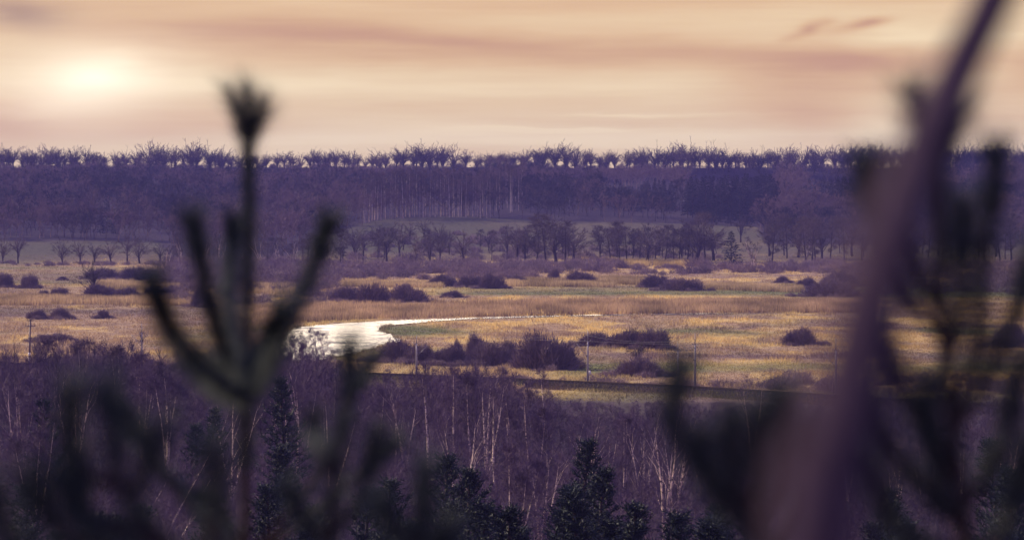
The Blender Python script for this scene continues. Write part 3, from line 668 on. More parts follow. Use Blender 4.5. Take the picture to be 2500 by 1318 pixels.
mt(1969, 560, 630, WV, 'pale birch forked like a V in the alder clump at the right', 'pale birches at the edge of the wood', 11.5, 1.1, 'birch_tree')
for k in range(36):
    px = 1865+(k+rs.random())*620/36; mt(px, rs.uniform(524, 540), rs.uniform(618, 650), TV if k % 4 else MV, 'upright bare tree in the dense alder clump at the right wood edge', 'alders of the right wood edge', 14.5, 1.15)
for k in range(30):
    px = 400+(k+rs.random())*450/30; mt(px, rs.uniform(560, 600), rs.uniform(636, 655), TV if k % 3 else WV, 'pale slender bare tree in the wood edge behind the tall pine shoot', 'trees of the wood edge behind the pine shoot', 14.5, 1.1)
mt(228, 645, 728, MV, 'bare open-crowned tree growing out of scrub in the left meadow', None, 13.5, 1.05)
# -- bushes of the valley
UV = [mk('willow_bush', *bush(600+i, 8500, 70, .045), M['bush']) for i in range(6)]
BP = []
def add_bush(x0, x1, yt, yb, label, group='willow bushes of the valley', depth=.8):
    c = (x0+x1)/2; loc = ground(c, yb); wd = (x1-x0)*K*loc[1]/2; loc[1] += wd*depth*.5; loc[2] = float(hgt(loc[0], loc[1]))
    Ht = (yb-yt)*K*loc[1]*1.14
    o = bpy.data.objects.new('willow_bush', UV[rs.randrange(6)]); col.objects.link(o); o.location = tuple(loc); o.rotation_euler = (0, 0, rs.choice([0, math.pi])+rs.uniform(-.3, .3))
    o.scale = (wd*1.14, wd*depth, Ht*1.04); tag(o, label, 'bush', group); BP.append((loc, wd, Ht)); return o
for a in [(1235, 1412, 816, 903, 'largest dark bush, a high dome left of the tall concrete mast'), (1130, 1262, 838, 893, 'dark bush joined to the left flank of the largest bush'), (1128, 1195, 815, 880, 'upright bushy thicket behind the left flank of the largest bush'), (1350, 1412, 845, 892, 'low right flank bush of the largest dome'),
          (1040, 1150, 848, 892, 'dark bush right of the mast with the upward bracket'), (905, 1050, 832, 884, 'dark bush on the river bank beside the bend'),
          (985, 1075, 842, 890, 'bush at the foot of the mast with the upward bracket'), (1090, 1140, 834, 886, 'narrow bush between two wider ones left of the largest bush'), (1205, 1275, 832, 888, 'bush against the left edge of the largest bush'), (1405, 1510, 812, 846, 'left end of the long oval bush bank behind the tall masts'), (1480, 1590, 806, 850, 'middle bush of the long oval bush bank'), (1545, 1648, 803, 855, 'right and highest bush of the long oval bush bank'),
          (1906, 2006, 803, 844, 'lone round bush in the open meadow at the right'), (1492, 1630, 874, 920, 'low wide bush below the long oval bank, with a small tree rising from it'),
          (1555, 1645, 672, 702, 'flat dark bush left of the low dark bush in the far meadow'), (1605, 1727, 679, 710, 'low dark bush in the far meadow, right of centre'), (1892, 1930, 674, 691, 'tiny bush alone in the far right meadow'), (1940, 2002, 678, 705, 'round bush behind the large one near the blurred sapling'), (1955, 2110, 683, 725, 'large dark bush beside the blurred sapling in the far meadow'), (2000, 2110, 660, 700, 'bush at the wood edge beside the blurred sapling'),
          (795, 900, 700, 736, 'left bush of the wide scrub left of centre'), (860, 960, 692, 748, 'lowest reaching bush of the wide scrub left of centre'), (930, 1050, 698, 738, 'right bush of the wide scrub left of centre'), (975, 1010, 692, 720, 'pointed bush of the wide scrub left of centre'), (1076, 1134, 710, 727, 'small flat bush right of the wide scrub'),
          (1035, 1125, 672, 700, 'left bush of the row of three above the green band'), (1110, 1185, 672, 702, 'middle bush of the row of three above the green band'), (1162, 1236, 668, 705, 'right bush of the row of three above the green band'), (1225, 1290, 672, 693, 'small bush just right of the row of three'), (1335, 1372, 655, 688, 'rounded pale bush left of the dark scrub at the centre'), (1368, 1460, 662, 694, 'dark scrub bush at the centre of the far meadow'),
          (-30, 38, 666, 702, 'bush at the left edge in the far meadow'), (46, 98, 670, 704, 'round dark bush second from the left edge in the far meadow'), (92, 122, 708, 723, 'tiny bush left of the low double bush at the left'), (118, 172, 702, 725, 'low double bush in the left meadow'), (188, 292, 694, 731, 'bush at the foot of the bare tree in the left meadow'), (262, 352, 702, 732, 'bush right of the foot of the bare tree in the left meadow'), (340, 430, 700, 728, 'bush beside the blurred left pine shoot'), (200, 300, 655, 682, 'left bush of the dark hedge in the left meadow'), (280, 390, 652, 684, 'right bush of the dark hedge in the left meadow'),
          (62, 120, 757, 779, 'flat bush left of the round one above the power pole'), (118, 174, 752, 780, 'round bush right of the power pole top'), (234, 268, 757, 778, 'small round bush right of the pair near the power pole'), (138, 165, 675, 685, 'tiny tuft bush left of the dark hedge'), (460, 520, 700, 750, 'bush half hidden by the left pine shoot'), (70, 190, 815, 835, 'flat bush behind the power pole'),
          (2420, 2520, 790, 850, 'dark bush at the right edge of the meadow')]:
    add_bush(*a)
mt(1555, 828, 900, MV, 'small bare tree with fanned limbs rising from the low wide bush', None, 13.5, 1.25)
# -- scrub belts
SB = [bush(700+i, 700, 30, .06) for i in range(4)]
rng = np.random.RandomState(9); pos, scl = [], []
def belt(x0, x1, y0, y1, n, h0, h1):
    for k in range(n):
        px = rng.uniform(x0, x1); py = rng.uniform(y0, y1); l_ = ground(px, py); pos.append(l_); h = rng.uniform(h0, h1); scl.append((h*rng.uniform(.9, 1.9), h))
belt(640, 1520, 645, 668, 230, 2, 5); belt(800, 1300, 655, 684, 110, 2, 4); belt(1680, 2500, 648, 668, 160, 2, 5); belt(400, 820, 650, 700, 200, 3, 6.5); belt(1500, 1700, 650, 672, 40, 1.2, 2.5)
belt(2090, 2600, 660, 720, 60, 3, 6); belt(-100, 400, 640, 650, 40, 1, 2.5); belt(400, 820, 700, 745, 60, 2, 4.5); belt(1480, 2040, 940, 952, 34, .8, 1.7); belt(1250, 1500, 925, 940, 12, .6, 1.4); belt(1900, 2600, 930, 965, 40, 1, 3); belt(860, 1300, 570, 640, 70, 1.2, 5); belt(1260, 1760, 600, 640, 60, 1.5, 5)
for k in range(230):
    l_ = stand(rng.uniform(-450, 2950), rng.uniform(2795, 2815)); pos.append(l_); h = rng.uniform(1.2, 6.0); scl.append((h*rng.uniform(.8, 1.8), h))
for l_, wd, Ht in BP:
    for k in range(int(7+wd*2)):
        a = rng.uniform(0, 6.28); q = rng.uniform(.85, 1.35); X_ = l_[0]+math.cos(a)*wd*q; Y_ = l_[1]+math.sin(a)*wd*q; h = min(Ht*.5, rng.uniform(.5, 1.7)); pos.append(np.array([X_, Y_, float(hgt(X_, Y_))])); scl.append((h*rng.uniform(.9, 1.8), h))
pos = np.array(pos); scl = np.array(scl); n = len(pos)
V, F, A = tile(SB, pos, scl, rng.uniform(0, 6.28, n), rng.randint(0, 4, n), rng.uniform(-.3, .5, n))
tag(mesh_obj('scrub', V, F, M['bush'], attr={'var': A[:, None]}), 'low tangled scrub along the foot of the far wood', 'scrub', kind='stuff')
print('scrub tris', len(F))

# ------------------------------------------------------------------ railway with its masts
RL = [(-900, 690), (-300, 672), (300, 655), (870, 628), (1435, 597), (1697, 582), (2050, 556), (2600, 520), (3000, 495)]
def rail_pt(px, off=0.0):
    d = np.interp(px, *zip(*RL))+off; a, _ = ray(px, 700); return np.array([a*d, d])
line = np.array([rail_pt(p) for p in np.linspace(-900, 3000, 120)]); tg = norm(np.gradient(line, axis=0)); nm = np.stack([-tg[:, 1], tg[:, 0]], -1)
def ribbon(name, prof, mat, parent=None):       # profile: (offset, height) pairs
    g_ = Geo(); k = len(prof); V = []
    for i in range(len(line)):
        for o_, h_ in prof: V.append((*(line[i]+nm[i]*o_), h_))
    ii = np.arange(len(line)-1)[:, None]*k; jj = np.arange(k-1)[None]
    return mesh_obj(name, np.array(V), np.stack([ii+jj, ii+jj+1, ii+k+jj+1, ii+k+jj], -1).reshape(-1, 4), mat, parent)
BH = .55
m_bank = mat_simple('bank turf', (.035, .025, .028), .95, n=.6, sc_=.35)
ob = ribbon('railway_bank', [(-4.6, -.4), (-2.6, BH), (2.6, BH), (4.6, -.4)], m_bank); tag(ob, 'low dark railway embankment across the valley', 'embankment', kind='structure')
rng = np.random.RandomState(14); nb = 26000; q = rng.uniform(0, len(line)-1.01, nb); i_ = q.astype(int); u_ = (q-i_)[:, None]
o_ = rng.choice([-1, 1], nb)*rng.uniform(2.3, 6.5, nb); X_ = line[i_]*(1-u_)+line[i_+1]*u_+nm[i_]*o_[:, None]
z_ = np.where(abs(o_) < 2.6, BH, np.interp(abs(o_), [2.6, 4.6, 7], [BH, -.4, -.4])); z_ = np.maximum(z_, hgt(X_[:, 0], X_[:, 1]))
g_ = Geo(); g_.sliv(np.repeat(np.stack([X_[:, 0], X_[:, 1], z_-.03], -1), 2, 0)+rng.randn(nb*2, 3)*[.2, .2, 0], rng.randn(nb*2, 3)*.4+[0, 0, 1], rng.uniform(.2, .75, nb*2), .12, rng)
V, F = g_.get(); mx_ = np.clip(fbm(X_[:, 0]/6, X_[:, 1]/14, 3)*2.4-.75, 0, 1)[:, None]; C_ = np.array([.13, .12, .06])*mx_+np.array([.13, .085, .075])*(1-mx_)
tag(mesh_obj('bank_grass', V, F, M['grass'], attr={'col': np.repeat(C_, 6, 0)}), 'rough dark grass on the sides of the railway bank', 'grass', kind='stuff')
tr = empty('railway_track', (*line[60], BH)); tag(tr, 'single railway line running along the top of the low bank', 'railway')
def child(o): o.parent = tr; o.matrix_parent_inverse = tr.matrix_basis.inverted(); return o
child(ribbon('ballast_bed', [(-2.2, BH+.004), (-1.6, BH+.32), (1.6, BH+.32), (2.2, BH+.004)], M['ballast']))
for s_ in (-.75, .75): child(ribbon('rail', [(s_-.05, BH+.36), (s_-.035, BH+.52), (s_+.035, BH+.52), (s_+.05, BH+.36)], M['rail']))
g_ = Geo(); L_ = np.concatenate([[0], np.cumsum(np.linalg.norm(np.diff(line, axis=0), axis=1))])
for q in np.arange(0, L_[-1], .9):
    c = (np.interp(q, L_, line[:, 0]), np.interp(q, L_, line[:, 1])); a = math.atan2(np.interp(q, L_, tg[:, 1]), np.interp(q, L_, tg[:, 0])); g_.box((c[0], c[1], BH+.33), (.26, 2.5, .14), a)
o = g_.obj('sleeper', M['sleeper']); child(o); o['kind'] = 'stuff'
def mast(px, ytop, yb, off, side, label, arm=True, white=False):
    xy = rail_pt(px, off); d = xy[1]; zb = BH-.3 if abs(off) < 6 else float(hgt(*xy)); ztop = at(px, ytop, d)[2]; Hm = ztop-zb
    e = empty('railway_mast', (xy[0], xy[1], zb)); tag(e, label, 'mast', 'masts along the railway')
    g = Geo(); g.tube([(0, 0, -.3), (0, 0, Hm*.62), (0, 0, Hm*.8)], [.19, .14, .12], 8, True); g.obj('pole', M['concrete'], e)
    g = Geo(); g.tube([(0, 0, Hm*.8), (0, 0, Hm)], [.085, .05], 6, True); g.obj('pole_extension', M['steel'], e)
    if arm:
        g = Geo(); s_ = side; g.tube([(.12*s_, -.1, Hm*.53), (1.75*s_, -.4, Hm*.76)], .045, 5, True); g.tube([(.1*s_, -.1, Hm*.74), (1.75*s_, -.4, Hm*.76)], .02, 4, True)
        g.tube([(.12*s_, -.1, Hm*.60), (1.2*s_, -.3, Hm*.62)], .025, 4, True); g.obj('cantilever', M['steel'], e)
        for q in (.53, .74):
            g = Geo(); zz = Hm*q; g.tube([(.0, 0, zz-.05), (.28*s_, -.06, zz+.06)], [.10, .07], 6, True); g.obj('insulator', M['insul'], e)
    g = Geo(); g.box((0, 0, Hm*.8), (.9, .08, .07)); 
    for q in (-.42, .42): g.tube([(q, 0, Hm*.8), (q, 0, Hm*.8+.24)], .05, 5, True)
    g.obj('crossbar', M['steel'], e)
    g = Geo(); g.box((0, 0, -.1), (.7, .7, .5)); g.obj('footing', M['concrete'], e)
    return e
mast(1435, 806, 945, 3.2, -1, 'tall pale concrete railway mast right of the largest bush')
mast(1697, 813, 955, 3.2, -1, 'tall pale concrete railway mast, second of the tall pair, right of the long oval bush')
mast(2041, 824, 985, 3.2, -1, 'pale railway mast just left of the blurred sapling')
mast(1655, 834, 955, 14, -1, 'shorter railway mast half hidden behind the dark pine shoot right of centre')
mast(1017, 818, 935, 3.2, 1, 'railway mast with its bracket pointing up to the right, beside the river bend')
mast(346, 790, 925, 3.2, -1, 'railway mast rising from the birch thicket left of the tall pine shoot')
for px, zt, lab in ((1440, 2.6, 'small white signal post at the foot of the tall mast'),):
    xy = rail_pt(px, 4.2); e = empty('signal_post', (xy[0], xy[1], BH-.6)); tag(e, lab, 'post'); g = Geo(); g.tube([(0, 0, -.5), (0, 0, zt)], .05, 6, True); g.obj('post', M['steel'], e); g = Geo(); g.box((0, 0, zt-.35), (.34, .14, .75)); g.obj('sign_plate', M['white'], e)
xy = rail_pt(1038, 30); e = empty('marker_post', (*xy, float(hgt(*xy)))); tag(e, 'small dark post on the grassy river bank', 'post'); g = Geo(); g.tube([(0, 0, -.3), (0, 0, 1.9)], .07, 6, True); g.obj('post', M['pole_dark'], e)
# wires between the masts
wp = {p: np.array([*rail_pt(p, 1.4)]) for p in (-400, 346, 1017, 1435, 1697, 2041, 2700)}
ks = sorted(wp)
for nme, z0, sag, lab in (('contact_wire', 6.7, .02, 'thin contact wire strung low along the railway masts'), ('catenary_wire', 7.6, .7, 'thin sagging wire above the contact wire along the masts')):
    g = Geo(); P = []
    for a, b_ in zip(ks, ks[1:]):
        for u in np.linspace(0, 1, 9)[:-1]: q = wp[a]*(1-u)+wp[b_]*u; P.append((q[0], q[1], BH+z0-4*sag*u*(1-u)))
    g.tube(P, .012, 4); tag(g.obj(nme, M['steel']), lab, 'wire')
# wooden power pole with two crossarms and white bands
loc = ground(71, 907); e = empty('power_pole', loc); tag(e, 'dark power pole with two crossarms and white painted bands at the left', 'power pole')
Hm = at(75, 779, loc[1])[2]-loc[2]; lx = .25
g = Geo(); g.tube([(0, 0, -.5), (lx*.5, 0, Hm*.5), (lx, 0, Hm)], [.20, .17, .13], 8, True); g.obj('pole', M['pole_dark'], e)
for z, L in ((Hm*.975, 1.15), (Hm*.865, 1.75), (Hm*.64, .6)):
    g = Geo(); g.box((lx*z/Hm, -.18, z), (L, .12, .13)); o = g.obj('crossarm', M['pole_dark'], e)
    for q in np.linspace(-.46, .46, 4 if L > .7 else 2):
        g = Geo(); g.tube([(lx*z/Hm+q*L, -.18, z+.05), (lx*z/Hm+q*L, -.18, z+.32)], [.05, .035], 6, True); i_ = g.obj('insulator', M['insul'], o)
for z0, z1 in ((.085, .16), (.19, .25)):
    g = Geo(); g.tube([(lx*z0, 0, Hm*z0+1), (lx*z1, 0, Hm*z1+1)], .235, 10, True); g.obj('painted_band', M['white'], e)
for s_ in (-1, 1): g = Geo(); g.tube([(lx*.6, -.1, Hm*.62), (s_*1.0, 0, Hm*.3)], .02, 4, True); g.obj('stay_wire', M['steel'], e)

# ------------------------------------------------------------------ birch thicket below the viewpoint
FB = [proto('f', *bare_tree(800+i, H=12, r=.17, split=.38, nl=16, ang=.55, ll=.26, prof='birch', sub=(5, 3), tw=4, twl=.8, tww=.032, trop=.13, wob=.03, stems=[1, 2, 3][i % 3], droop=.05), M['birch'], M['twig']) for i in range(9)]
FF = [proto('f', *bare_tree(820+i, H=12, r=.20, split=.10, nl=7, ang=.45, ll=.42, prof='birch', sub=(4, 3), tw=4, twl=.8, tww=.03, trop=.09, wob=.035, stems=3, subr='white'), M['birch'], M['twig']) for i in range(4)]
BG = 'birches of the thicket below the viewpoint'
def fb(px, ytop, d, V_, label, wf=1.0, name='birch_tree', rz=None, tilt=0.0):
    loc = stand(px, d); Ht = at(px, ytop, d)[2]-loc[2]; v_ = V_[rs.randrange(len(V_))]; s = max(2.5, Ht)/vh(v_)
    e = put_tree(name, v_, None, loc, rs.uniform(0, 6) if rz is None else rz, (s*wf, s*wf, s), label, 'tree', BG)
    if tilt: e.rotation_euler = (0, tilt, 0)
    return e
for a in [(1300, 935, 372, FB, 'tall birch with a pale straight trunk rising above the railway line'), (1250, 905, 420, FB, 'slim birch with its crown against the golden meadow left of the tall birch'), (1190, 900, 400, FF, 'many-stemmed birch forked low, left of the central tall birch'), (1150, 905, 410, FB, 'birch with two pale stems left of the many-stemmed birch'), (1045, 885, 400, FB, 'birch with a crooked pale trunk under the river bend'), (990, 915, 420, FF, 'birch with curved white limbs at the left of the central thicket'),
          (1110, 890, 430, FB, 'birch with a dense purple crown against the bush row'), (1430, 1000, 350, FF, 'birch behind the pointed dark pine near the centre'), (1520, 1010, 370, FB, 'thin pair of curved birch stems right of the pointed pine'), (1570, 1010, 360, FF, 'birch with long bowed pale stems left of the bright forked birch'), (1620, 960, 330, FF, 'brightest forked birch, a fan of white stems low at the right of centre'),
          (1645, 1010, 345, FF, 'birch right behind the brightest forked birch'), (1320, 1060, 320, FF, 'low birch with fanned white stems at the bottom centre'), (1835, 905, 430, FF, 'lone birch with a white trunk against the meadow right of centre'), (760, 800, 530, FB, 'birch with its crown against the river, left of the dark short pine shoot'), (785, 805, 520, FB, 'feathery birch crown right against the bright river'), (745, 870, 440, FF, 'white-stemmed birch right of the tall pine shoot base'), (730, 822, 520, FB, 'purple birch crown at the left corner of the river'),
          (813, 850, 500, FB, 'small dark-twigged birch standing at the lower river edge'), (880, 905, 500, FB, 'thin orange-twigged birch on the gold grass below the river'), (940, 900, 500, FB, 'thin birch on the gold grass beside the mast with raised bracket'), (1325, 900, 470, FB, 'thin-crowned birch standing in front of the largest bush'), (40, 900, 420, FF, 'V-forked birch at the left edge'), (100, 950, 380, FB, 'birch with a tall pale trunk at the left edge'), (85, 1000, 330, FB, 'birch with a thick gold-lit trunk near the left edge'),
          (300, 840, 470, FB, 'birch crown rising highest left of the tall pine shoot'), (345, 880, 430, FB, 'birch with twin white stems left of the tall pine shoot'), (360, 855, 450, FB, 'birch with a dotted white trunk beside the twin-stemmed birch'), (410, 900, 400, FB, 'thin birch leaning right near the tall pine shoot'), (195, 825, 500, FB, 'dark-crowned birch behind the left blurred pine'), (130, 822, 500, FB, 'round dark-crowned birch right of the power pole'), (565, 950, 380, FF, 'small white fan-shaped birch left of the tall pine stem'), (1250, 1080, 300, FB, 'young birch with thin stems at the bottom, left of centre')]:
    fb(*a)
for k, (px, yt, d, ti) in enumerate([(395, 1040, 330, .5), (420, 1080, 320, .48), (400, 1120, 315, .6), (430, 1100, 325, .42), (300, 1100, 320, .5)]):
    fb(px, yt, d, FB[::3], 'slender birch bent over to the right, one of a leaning clump at the left', .8, 'birch_tree', 0, ti)
for k in range(62):
    px = rs.uniform(-80, 2600)
    if px < 700: d = rs.uniform(380, 540)
    else: d = rs.uniform(330, 470)
    mn = 850 if px < 700 else (930 if px < 1250 else 1010)
    fb(px, rs.uniform(mn, mn+130), d, FB if k % 3 else FF, 'birch with a thin pale trunk lost in the thicket, ' + ('left half' if px < 1250 else 'right half'))
# the mass of saplings between them
TVs = []
for i in range(6):
    T, Cr = bare_tree(900+i, H=7, r=.035, split=.15, nl=8, ang=.42, ll=.30, prof='birch', sub=(2,), tw=6, twl=1.0, tww=.034, trop=.16, wob=.05, stems=2, sides=3)
    TVs.append((np.concatenate([T[0], Cr[0]]), np.concatenate([T[1], Cr[1]+len(T[0])])))
rng = np.random.RandomState(31); N = 5200
y = rng.uniform(235, 575, N)
px = rng.uniform(-350, 2850, N); x = (px-1250)*K*y; z = hgt(x, y)
ymax = np.interp(px, [-350, 0, 600, 760, 860, 950, 1250, 1300, 1500, 1700, 2000, 2850], [590, 585, 580, 560, 575, 590, 575, 545, 532, 528, 525, 520])
tl = np.interp(px, [-350, 0, 60, 130, 200, 250, 300, 360, 420, 700, 760, 830, 900, 960, 1050, 1150, 1230, 1300, 1400, 1600, 1800, 2000, 2300, 2850], [850, 865, 858, 835, 835, 850, 832, 850, 870, 850, 835, 880, 940, 930, 905, 900, 915, 975, 990, 992, 1000, 985, 960, 950])
tl = tl+rng.uniform(-4, 50, N)+(fbm(px/40., y/60., 3)-.5)*70
k = y < ymax; x, y, z, px, tl = (q[k] for q in (x, y, z, px, tl)); n = len(x)
ztop = CAMZ-(tl-472)*K*y; hh = np.clip(ztop-z, 1.8, 12.5); hh = np.minimum(hh, np.where(y < 440, rng.uniform(1.8, 6.5, n), rng.uniform(5, 12.5, n))); s = hh/7
V, F, A = tile(TVs, np.stack([x, y, z], -1), np.stack([np.clip(s, .6, 1.15), s], -1), rng.uniform(0, 6.28, n), rng.randint(0, 6, n), (fbm(x/12, y/25, 3)-.5)*1.1+rng.uniform(-.15, .2, n))
tag(mesh_obj('thicket', V, F, M['twig'], attr={'var': A[:, None]}), 'dense purple thicket of leafless saplings filling the near valley', 'thicket', kind='stuff'); print('thicket tris', len(F))
# -- pines of the thicket
PV = [proto('p', *pine(950+i, 9, 2.1), M['bark'], M['needle']) for i in range(5)]
PG = 'pines at the foot of the slope'
def pn(px, ytop, d, label, wf=1.0):
    loc = stand(px, d); s = (at(px, ytop, d)[2]-loc[2])/9.0
    put_tree('pine_tree', PV[rs.randrange(5)], None, loc, rs.uniform(0, 6), (s*wf*1.32, s*wf*1.32, s), label, 'tree', PG)
for a in [(1415, 1080, 285, 'pointed dark pine, tallest at the bottom centre'), (1460, 1150, 262, 'dark pine right of the pointed pine'), (1370, 1200, 255, 'low dark pine left of the pointed pine'), (1130, 1150, 255, 'dark pine at the bottom below the many-stemmed birch'), (1165, 1225, 235, 'low pine right of the dark pine at the bottom'), (1080, 1110, 275, 'broad pine behind the short dark blurred shoot'), (700, 925, 370, 'tall loose pine right of the tall pine stem'), (690, 1100, 290, 'bushy pine right of the tall pine stem, lower one'), (660, 1180, 250, 'low bushy pine beside the tall pine stem'),
          (515, 1005, 360, 'small round-topped pine left of the tall pine stem'), (480, 1035, 355, 'small flat pine left of the round-topped pine'), (950, 1170, 260, 'pine at the bottom between two blurred shoots'), (890, 1200, 250, 'low pine at the bottom left of centre'), (1560, 1225, 240, 'low olive pine at the bottom right of centre'), (1640, 1250, 235, 'low pine below the brightest forked birch'), (1280, 1290, 225, 'very low pine tip at the bottom centre'), (290, 1270, 230, 'low pine at the bottom left'), (340, 1230, 250, 'pine beneath the leaning birches'), (780, 1240, 240, 'low pine at the bottom beneath the short dark shoot'),
          (1760, 1240, 240, 'low pine behind the right blurred pine'), (1840, 1190, 260, 'pine behind the right blurred pine'), (2190, 1200, 250, 'pine seen between the sapling and the right pine'), (2160, 1230, 240, 'low pine right of the sapling base'), (2440, 1080, 280, 'large pine at the right edge'), (2490, 1150, 250, 'low pine at the right edge'), (120, 980, 350, 'small pine behind the gold-lit birch at the left'), (60, 1180, 260, 'low pine at the left edge'), (1010, 1270, 230, 'very low pine at the bottom left of centre'), (1500, 1280, 228, 'very low pine tip right of centre')]:
    pn(*a, wf=1.15)
for k in range(18):
    px = -60+(k+rs.random())*2680/18; pn(px, rs.uniform(1210, 1320), rs.uniform(205, 250), 'low dark pine among the others along the bottom, ' + ('left half' if px < 1250 else 'right half'), 1.2)

# ------------------------------------------------------------------ the blurred young pines close to the viewpoint
def spl(P, n=14):
    P = np.array(P, float); t_ = np.linspace(0, len(P)-1, n); o_ = []
    for q in t_:
        i = min(int(q), len(P)-2); u = q-i; p0 = P[max(i-1, 0)]; p1 = P[i]; p2 = P[i+1]; p3 = P[min(i+2, len(P)-1)]
        o_.append(.5*((2*p1)+(-p0+p2)*u+(2*p0-5*p1+4*p2-p3)*u*u+(-p0+3*p1-3*p2+p3)*u**3))
    return np.array(o_)
def needles(P, f0, f1, per_m, L, rng, ang=.62, tip=True, w=.0016, tipL=1.15):
    seg = np.concatenate([[0], np.cumsum(np.linalg.norm(np.diff(P, axis=0), axis=1))]); tot = seg[-1]
    n = max(10, int(per_m*tot*(f1-f0))); q = rng.uniform(f0, f1, n)*tot
    if tip: q = np.concatenate([q, tot*rng.uniform(max(0, 1-.10/tot), 1, 260)]); n = len(q)
    pts = np.stack([np.interp(q, seg, P[:, k]) for k in range(3)], -1); T = norm(np.gradient(P, axis=0)); d = norm(np.stack([np.interp(q, seg, T[:, k]) for k in range(3)], -1))
    s = norm(np.cross(d, rng.randn(n, 3))); a = ang*rng.uniform(.45, 1.5, n)*np.where(q > tot*.9, .75, 1)
    D = d*np.cos(a)[:, None]+s*np.sin(a)[:, None]
    g_ = Geo(); g_.sliv(pts+s*.004, D, L*rng.uniform(.7, 1.15, n)*np.where(q > tot-.06, tipL, 1), w, rng, .04); return g_
def broom(P, L, rng, parent, base=None):       # the splayed winter buds at the tip of a leader
    top = P[-1]; up = norm(P[-1]-P[-3])
    for k in range(8):
        a = k*.9+.3; D = norm(up+(.4+.6*rng.rand())*np.array([math.cos(a), math.sin(a), 0])*(k > 0)); B = grow(top, D, rng.uniform(.08, .135), 4, rng, .03, .05)
        g_ = Geo(); g_.tube(B, np.linspace(.0035, .002, 5), 5); b_ = g_.obj('bud_shoot', M['stem_near'], parent)
        needles(B, 0, 1, 1300, L, rng, ang=.6, tip=False, w=.0015).obj('needles', M['needle_near'], b_)
def young_pine(label, stem, shoots, d, seed, group='blurred young pines close to the viewpoint', nl=.055, per=2600, thick=.011, tipL=1.15):
    rng = np.random.RandomState(seed)
    base = stand(stem[0][0], d+stem[0][2] if len(stem[0]) > 2 else d)
    W = lambda q: at(q[0], q[1], d+(q[2] if len(q) > 2 else 0))
    e = empty('young_pine', base); tag(e, label, 'tree', group)
    P = spl([base-np.array([0, 0, .05])]+[W(q) for q in stem], 26); g_ = Geo(); hz = P[:, 2]-P[0, 2]
    g_.tube(P-base, np.maximum(thick*2.0*(1-hz/hz.max()), 0)+thick*.45, 8, True); st = g_.obj('trunk', M['stem_near'], e)
    f = stem[-1]; nn = needles(P-base, max(0, 1-.75/np.linalg.norm(P[-1]-P[0])), 1, per, nl, rng, tipL=tipL, tip=tipL < 1.3); nn.obj('needles', M['needle_near'], st)
    if tipL > 1.3: broom(P-base, .062, rng, st)
    # lower whorls that fill the tree below the picture
    for z in np.arange(.5, hz.max()-.9, .42):
        i = np.argmin(abs(hz-z)); c = P[i]-base
        for a in np.arange(5)*1.257+rng.uniform(0, 6):
            B = grow(c, norm(np.array([math.cos(a), math.sin(a), .5])), rng.uniform(.4, .6), 5, rng, .08, .10)
            g_ = Geo(); g_.tube(B, np.linspace(.007, .003, 6), 5); b_ = g_.obj('branch', M['stem_near'], e); needles(B, .25, 1, 900, nl, rng, w=.002).obj('needles', M['needle_near'], b_)
    for sh in shoots:
        Q = spl([W(q) for q in sh], 14)-base; g_ = Geo(); g_.tube(Q, np.linspace(thick*.8, thick*.4, 14), 6); b_ = g_.obj('branch', M['stem_near'], e)
        needles(Q, .10, 1, per*(1.35 if tipL > 1.3 else .8), nl*(1.1 if tipL > 1.3 else .85), rng, ang=.72).obj('needles', M['needle_near'], b_)
    return e
young_pine('tallest sharp young pine, its leader tuft rising above the ridge left of centre',
    [(600, 1500), (600, 1318), (600, 1100), (600, 965), (604, 800), (606, 620), (608, 470), (607, 345)],
    [[(600, 965), (556, 890, -.1), (520, 770, -.2), (494, 660, -.25), (472, 540, -.25)], [(604, 962), (672, 860), (726, 740, .05), (768, 640, .1), (802, 545, .1)],
     [(596, 968), (500, 905, -.8), (425, 815, -1.1), (392, 745, -1.2), (374, 690, -1.2)], [(600, 965), (572, 860, .4), (560, 720, .6), (566, 620, .7), (572, 545, .7)],
     [(602, 965), (640, 880, -.6), (668, 800, -.9), (690, 750, -.9)]], 8.6, 41, nl=.066, per=3000, thick=.0085, tipL=1.45)
young_pine('blurred young pine with a short upright shoot against the river',
    [(800, 1700), (790, 1450), (800, 1318), (815, 1180), (838, 1040), (850, 920), (852, 845)],
    [[(815, 1180), (790, 1120), (770, 1060, .1), (762, 1020, .1)], [(800, 1318), (870, 1230), (905, 1130), (925, 1050)], [(800, 1318), (730, 1250), (700, 1180)]], 6.6, 42, nl=.055, per=2600, thick=.008)
young_pine('blurred dark pine shoot standing low left of the centre birches',
    [(1030, 1800), (1025, 1500), (1030, 1318), (1034, 1220), (1038, 1150)], [[(1028, 1330), (960, 1290), (925, 1220)], [(1028, 1400), (1080, 1320), (1095, 1290)]], 5.6, 43, nl=.055, per=2300, thick=.009)
young_pine('very dark blurred pine filling the lower left corner',
    [(480, 1750), (440, 1400), (380, 1300), (320, 1230), (285, 1150), (280, 1050), (262, 960)],
    [[(300, 1200), (340, 1180), (368, 1110), (384, 1040)], [(285, 1180), (200, 1150), (172, 1060), (170, 950)], [(380, 1300), (250, 1290), (180, 1230), (150, 1150)], [(420, 1380), (200, 1330), (120, 1260), (70, 1160)], [(400, 1340), (300, 1280), (210, 1260), (190, 1120)], [(440, 1400), (520, 1300), (530, 1170), (520, 1090)], [(400, 1400), (100, 1380), (10, 1280), (-20, 1180)]], 5.0, 44, nl=.06, per=2300, thick=.011)
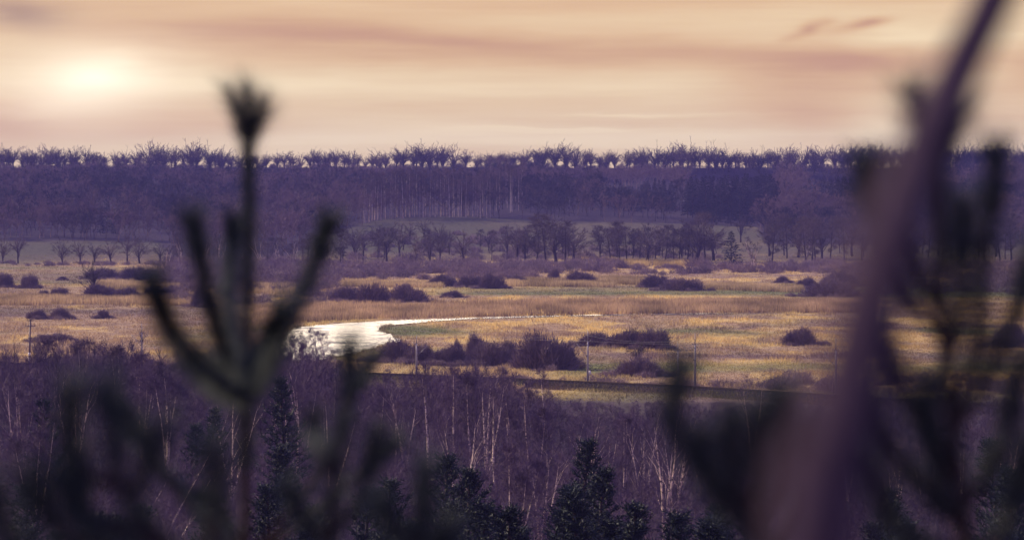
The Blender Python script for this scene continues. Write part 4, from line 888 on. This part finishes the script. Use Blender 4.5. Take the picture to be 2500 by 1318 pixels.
young_pine('blurred young pine with a lone dark shoot at the right of centre',
    [(1900, 1800), (1870, 1400), (1830, 1270), (1760, 1190), (1680, 1110), (1645, 1030), (1652, 955), (1662, 905)],
    [[(1830, 1270), (1800, 1180), (1780, 1090), (1785, 1010)], [(1840, 1280), (1900, 1180), (1905, 1060), (1912, 960)], [(1850, 1320), (1760, 1230), (1720, 1130), (1710, 1060)], [(1860, 1360), (1930, 1250), (1960, 1120), (1955, 1040)], [(1820, 1260), (1850, 1170), (1845, 1070), (1855, 1000)]], 5.0, 45, nl=.06, per=2300, thick=.010)
young_pine('large blurred pine at the right edge with tufts above the ridge',
    [(2380, 1900), (2370, 1500), (2360, 1318), (2330, 1100), (2310, 900), (2300, 700), (2297, 560), (2294, 470), (2292, 400)],
    [[(2320, 1000), (2385, 850), (2400, 650), (2425, 480), (2432, 372)], [(2305, 830), (2230, 740), (2160, 600), (2120, 470), (2112, 400)], [(2302, 780), (2240, 650), (2200, 520), (2180, 412)], [(2325, 1060), (2420, 900), (2480, 760), (2520, 620)], [(2340, 1180), (2240, 1010), (2180, 900), (2150, 800)], [(2355, 1300), (2220, 1150), (2150, 1050), (2120, 960)], [(2350, 1250), (2440, 1100), (2470, 980), (2500, 880)], [(2360, 1318), (2300, 1200), (2270, 1050), (2262, 930)], [(2365, 1400), (2450, 1290), (2490, 1180), (2520, 1080)], [(2310, 900), (2345, 760), (2350, 600), (2352, 500)], [(2360, 1350), (2200, 1300), (2150, 1200), (2120, 1120)]], 5.4, 46, nl=.05, per=2100, tipL=1.45, thick=.010)
# the sapling a step ahead of the viewpoint
base = stand(1975, 1.6); P = spl([base-np.array([0, 0, .05]), at(1985, 1900, 1.64), at(2010, 1318, 1.7), at(2052, 1050, 1.78), at(2100, 820, 1.9), at(2160, 620, 2.1), at(2242, 400, 2.5), at(2328, 200, 2.85), at(2425, 0, 3.2), at(2560, -330, 3.6), at(2680, -900, 4.1), at(2740, -1700, 4.7)], 60)
e = empty('sapling', base); tag(e, 'large blurred mauve sapling stem slanting up the right side', 'sapling')
g_ = Geo(); rad = np.interp(P[:, 2], [P[0, 2], at(0, 1318, d)[2], at(0, 700, d)[2], at(0, 0, d)[2], P[-1, 2]], [.015, .0105, .0150, .0225, .010]); g_.tube(P-base, rad, 10, True); g_.obj('trunk', M['sapling'], e)
for (a, b_, c) in (((2090, 1000), (2170, 900), (2260, 860)), ((2170, 660), (2110, 560), (2095, 420))):
    Q = spl([at(a[0]-15, a[1], 1.82), at(*b_, 1.87), at(*c, 1.95)], 8)-base; g_ = Geo(); g_.tube(Q, np.linspace(.0035, .0012, 8), 6); g_.obj('twig', M['sapling'], e)

# ------------------------------------------------------------------ the air
g_ = Geo(); zt = 84; g_.box((0, 1745, (zt-4)/2), (4900, 3810, zt+4))
hz_ = g_.obj('haze', bpy.data.materials.new('valley haze')); tag(hz_, 'thin violet haze filling the valley', 'haze', kind='stuff')
m = hz_.data.materials[0]; m.use_nodes = True; t = NT(m.node_tree)
pv = t.n('ShaderNodeVolumePrincipled'); pv.inputs['Color'].default_value = (.31, .29, .96, 1); pv.inputs['Density'].default_value = 7.8e-5; pv.inputs['Anisotropy'].default_value = 0.0
o = t.n('ShaderNodeOutputMaterial'); t.put(o.inputs['Volume'], pv.outputs[0])
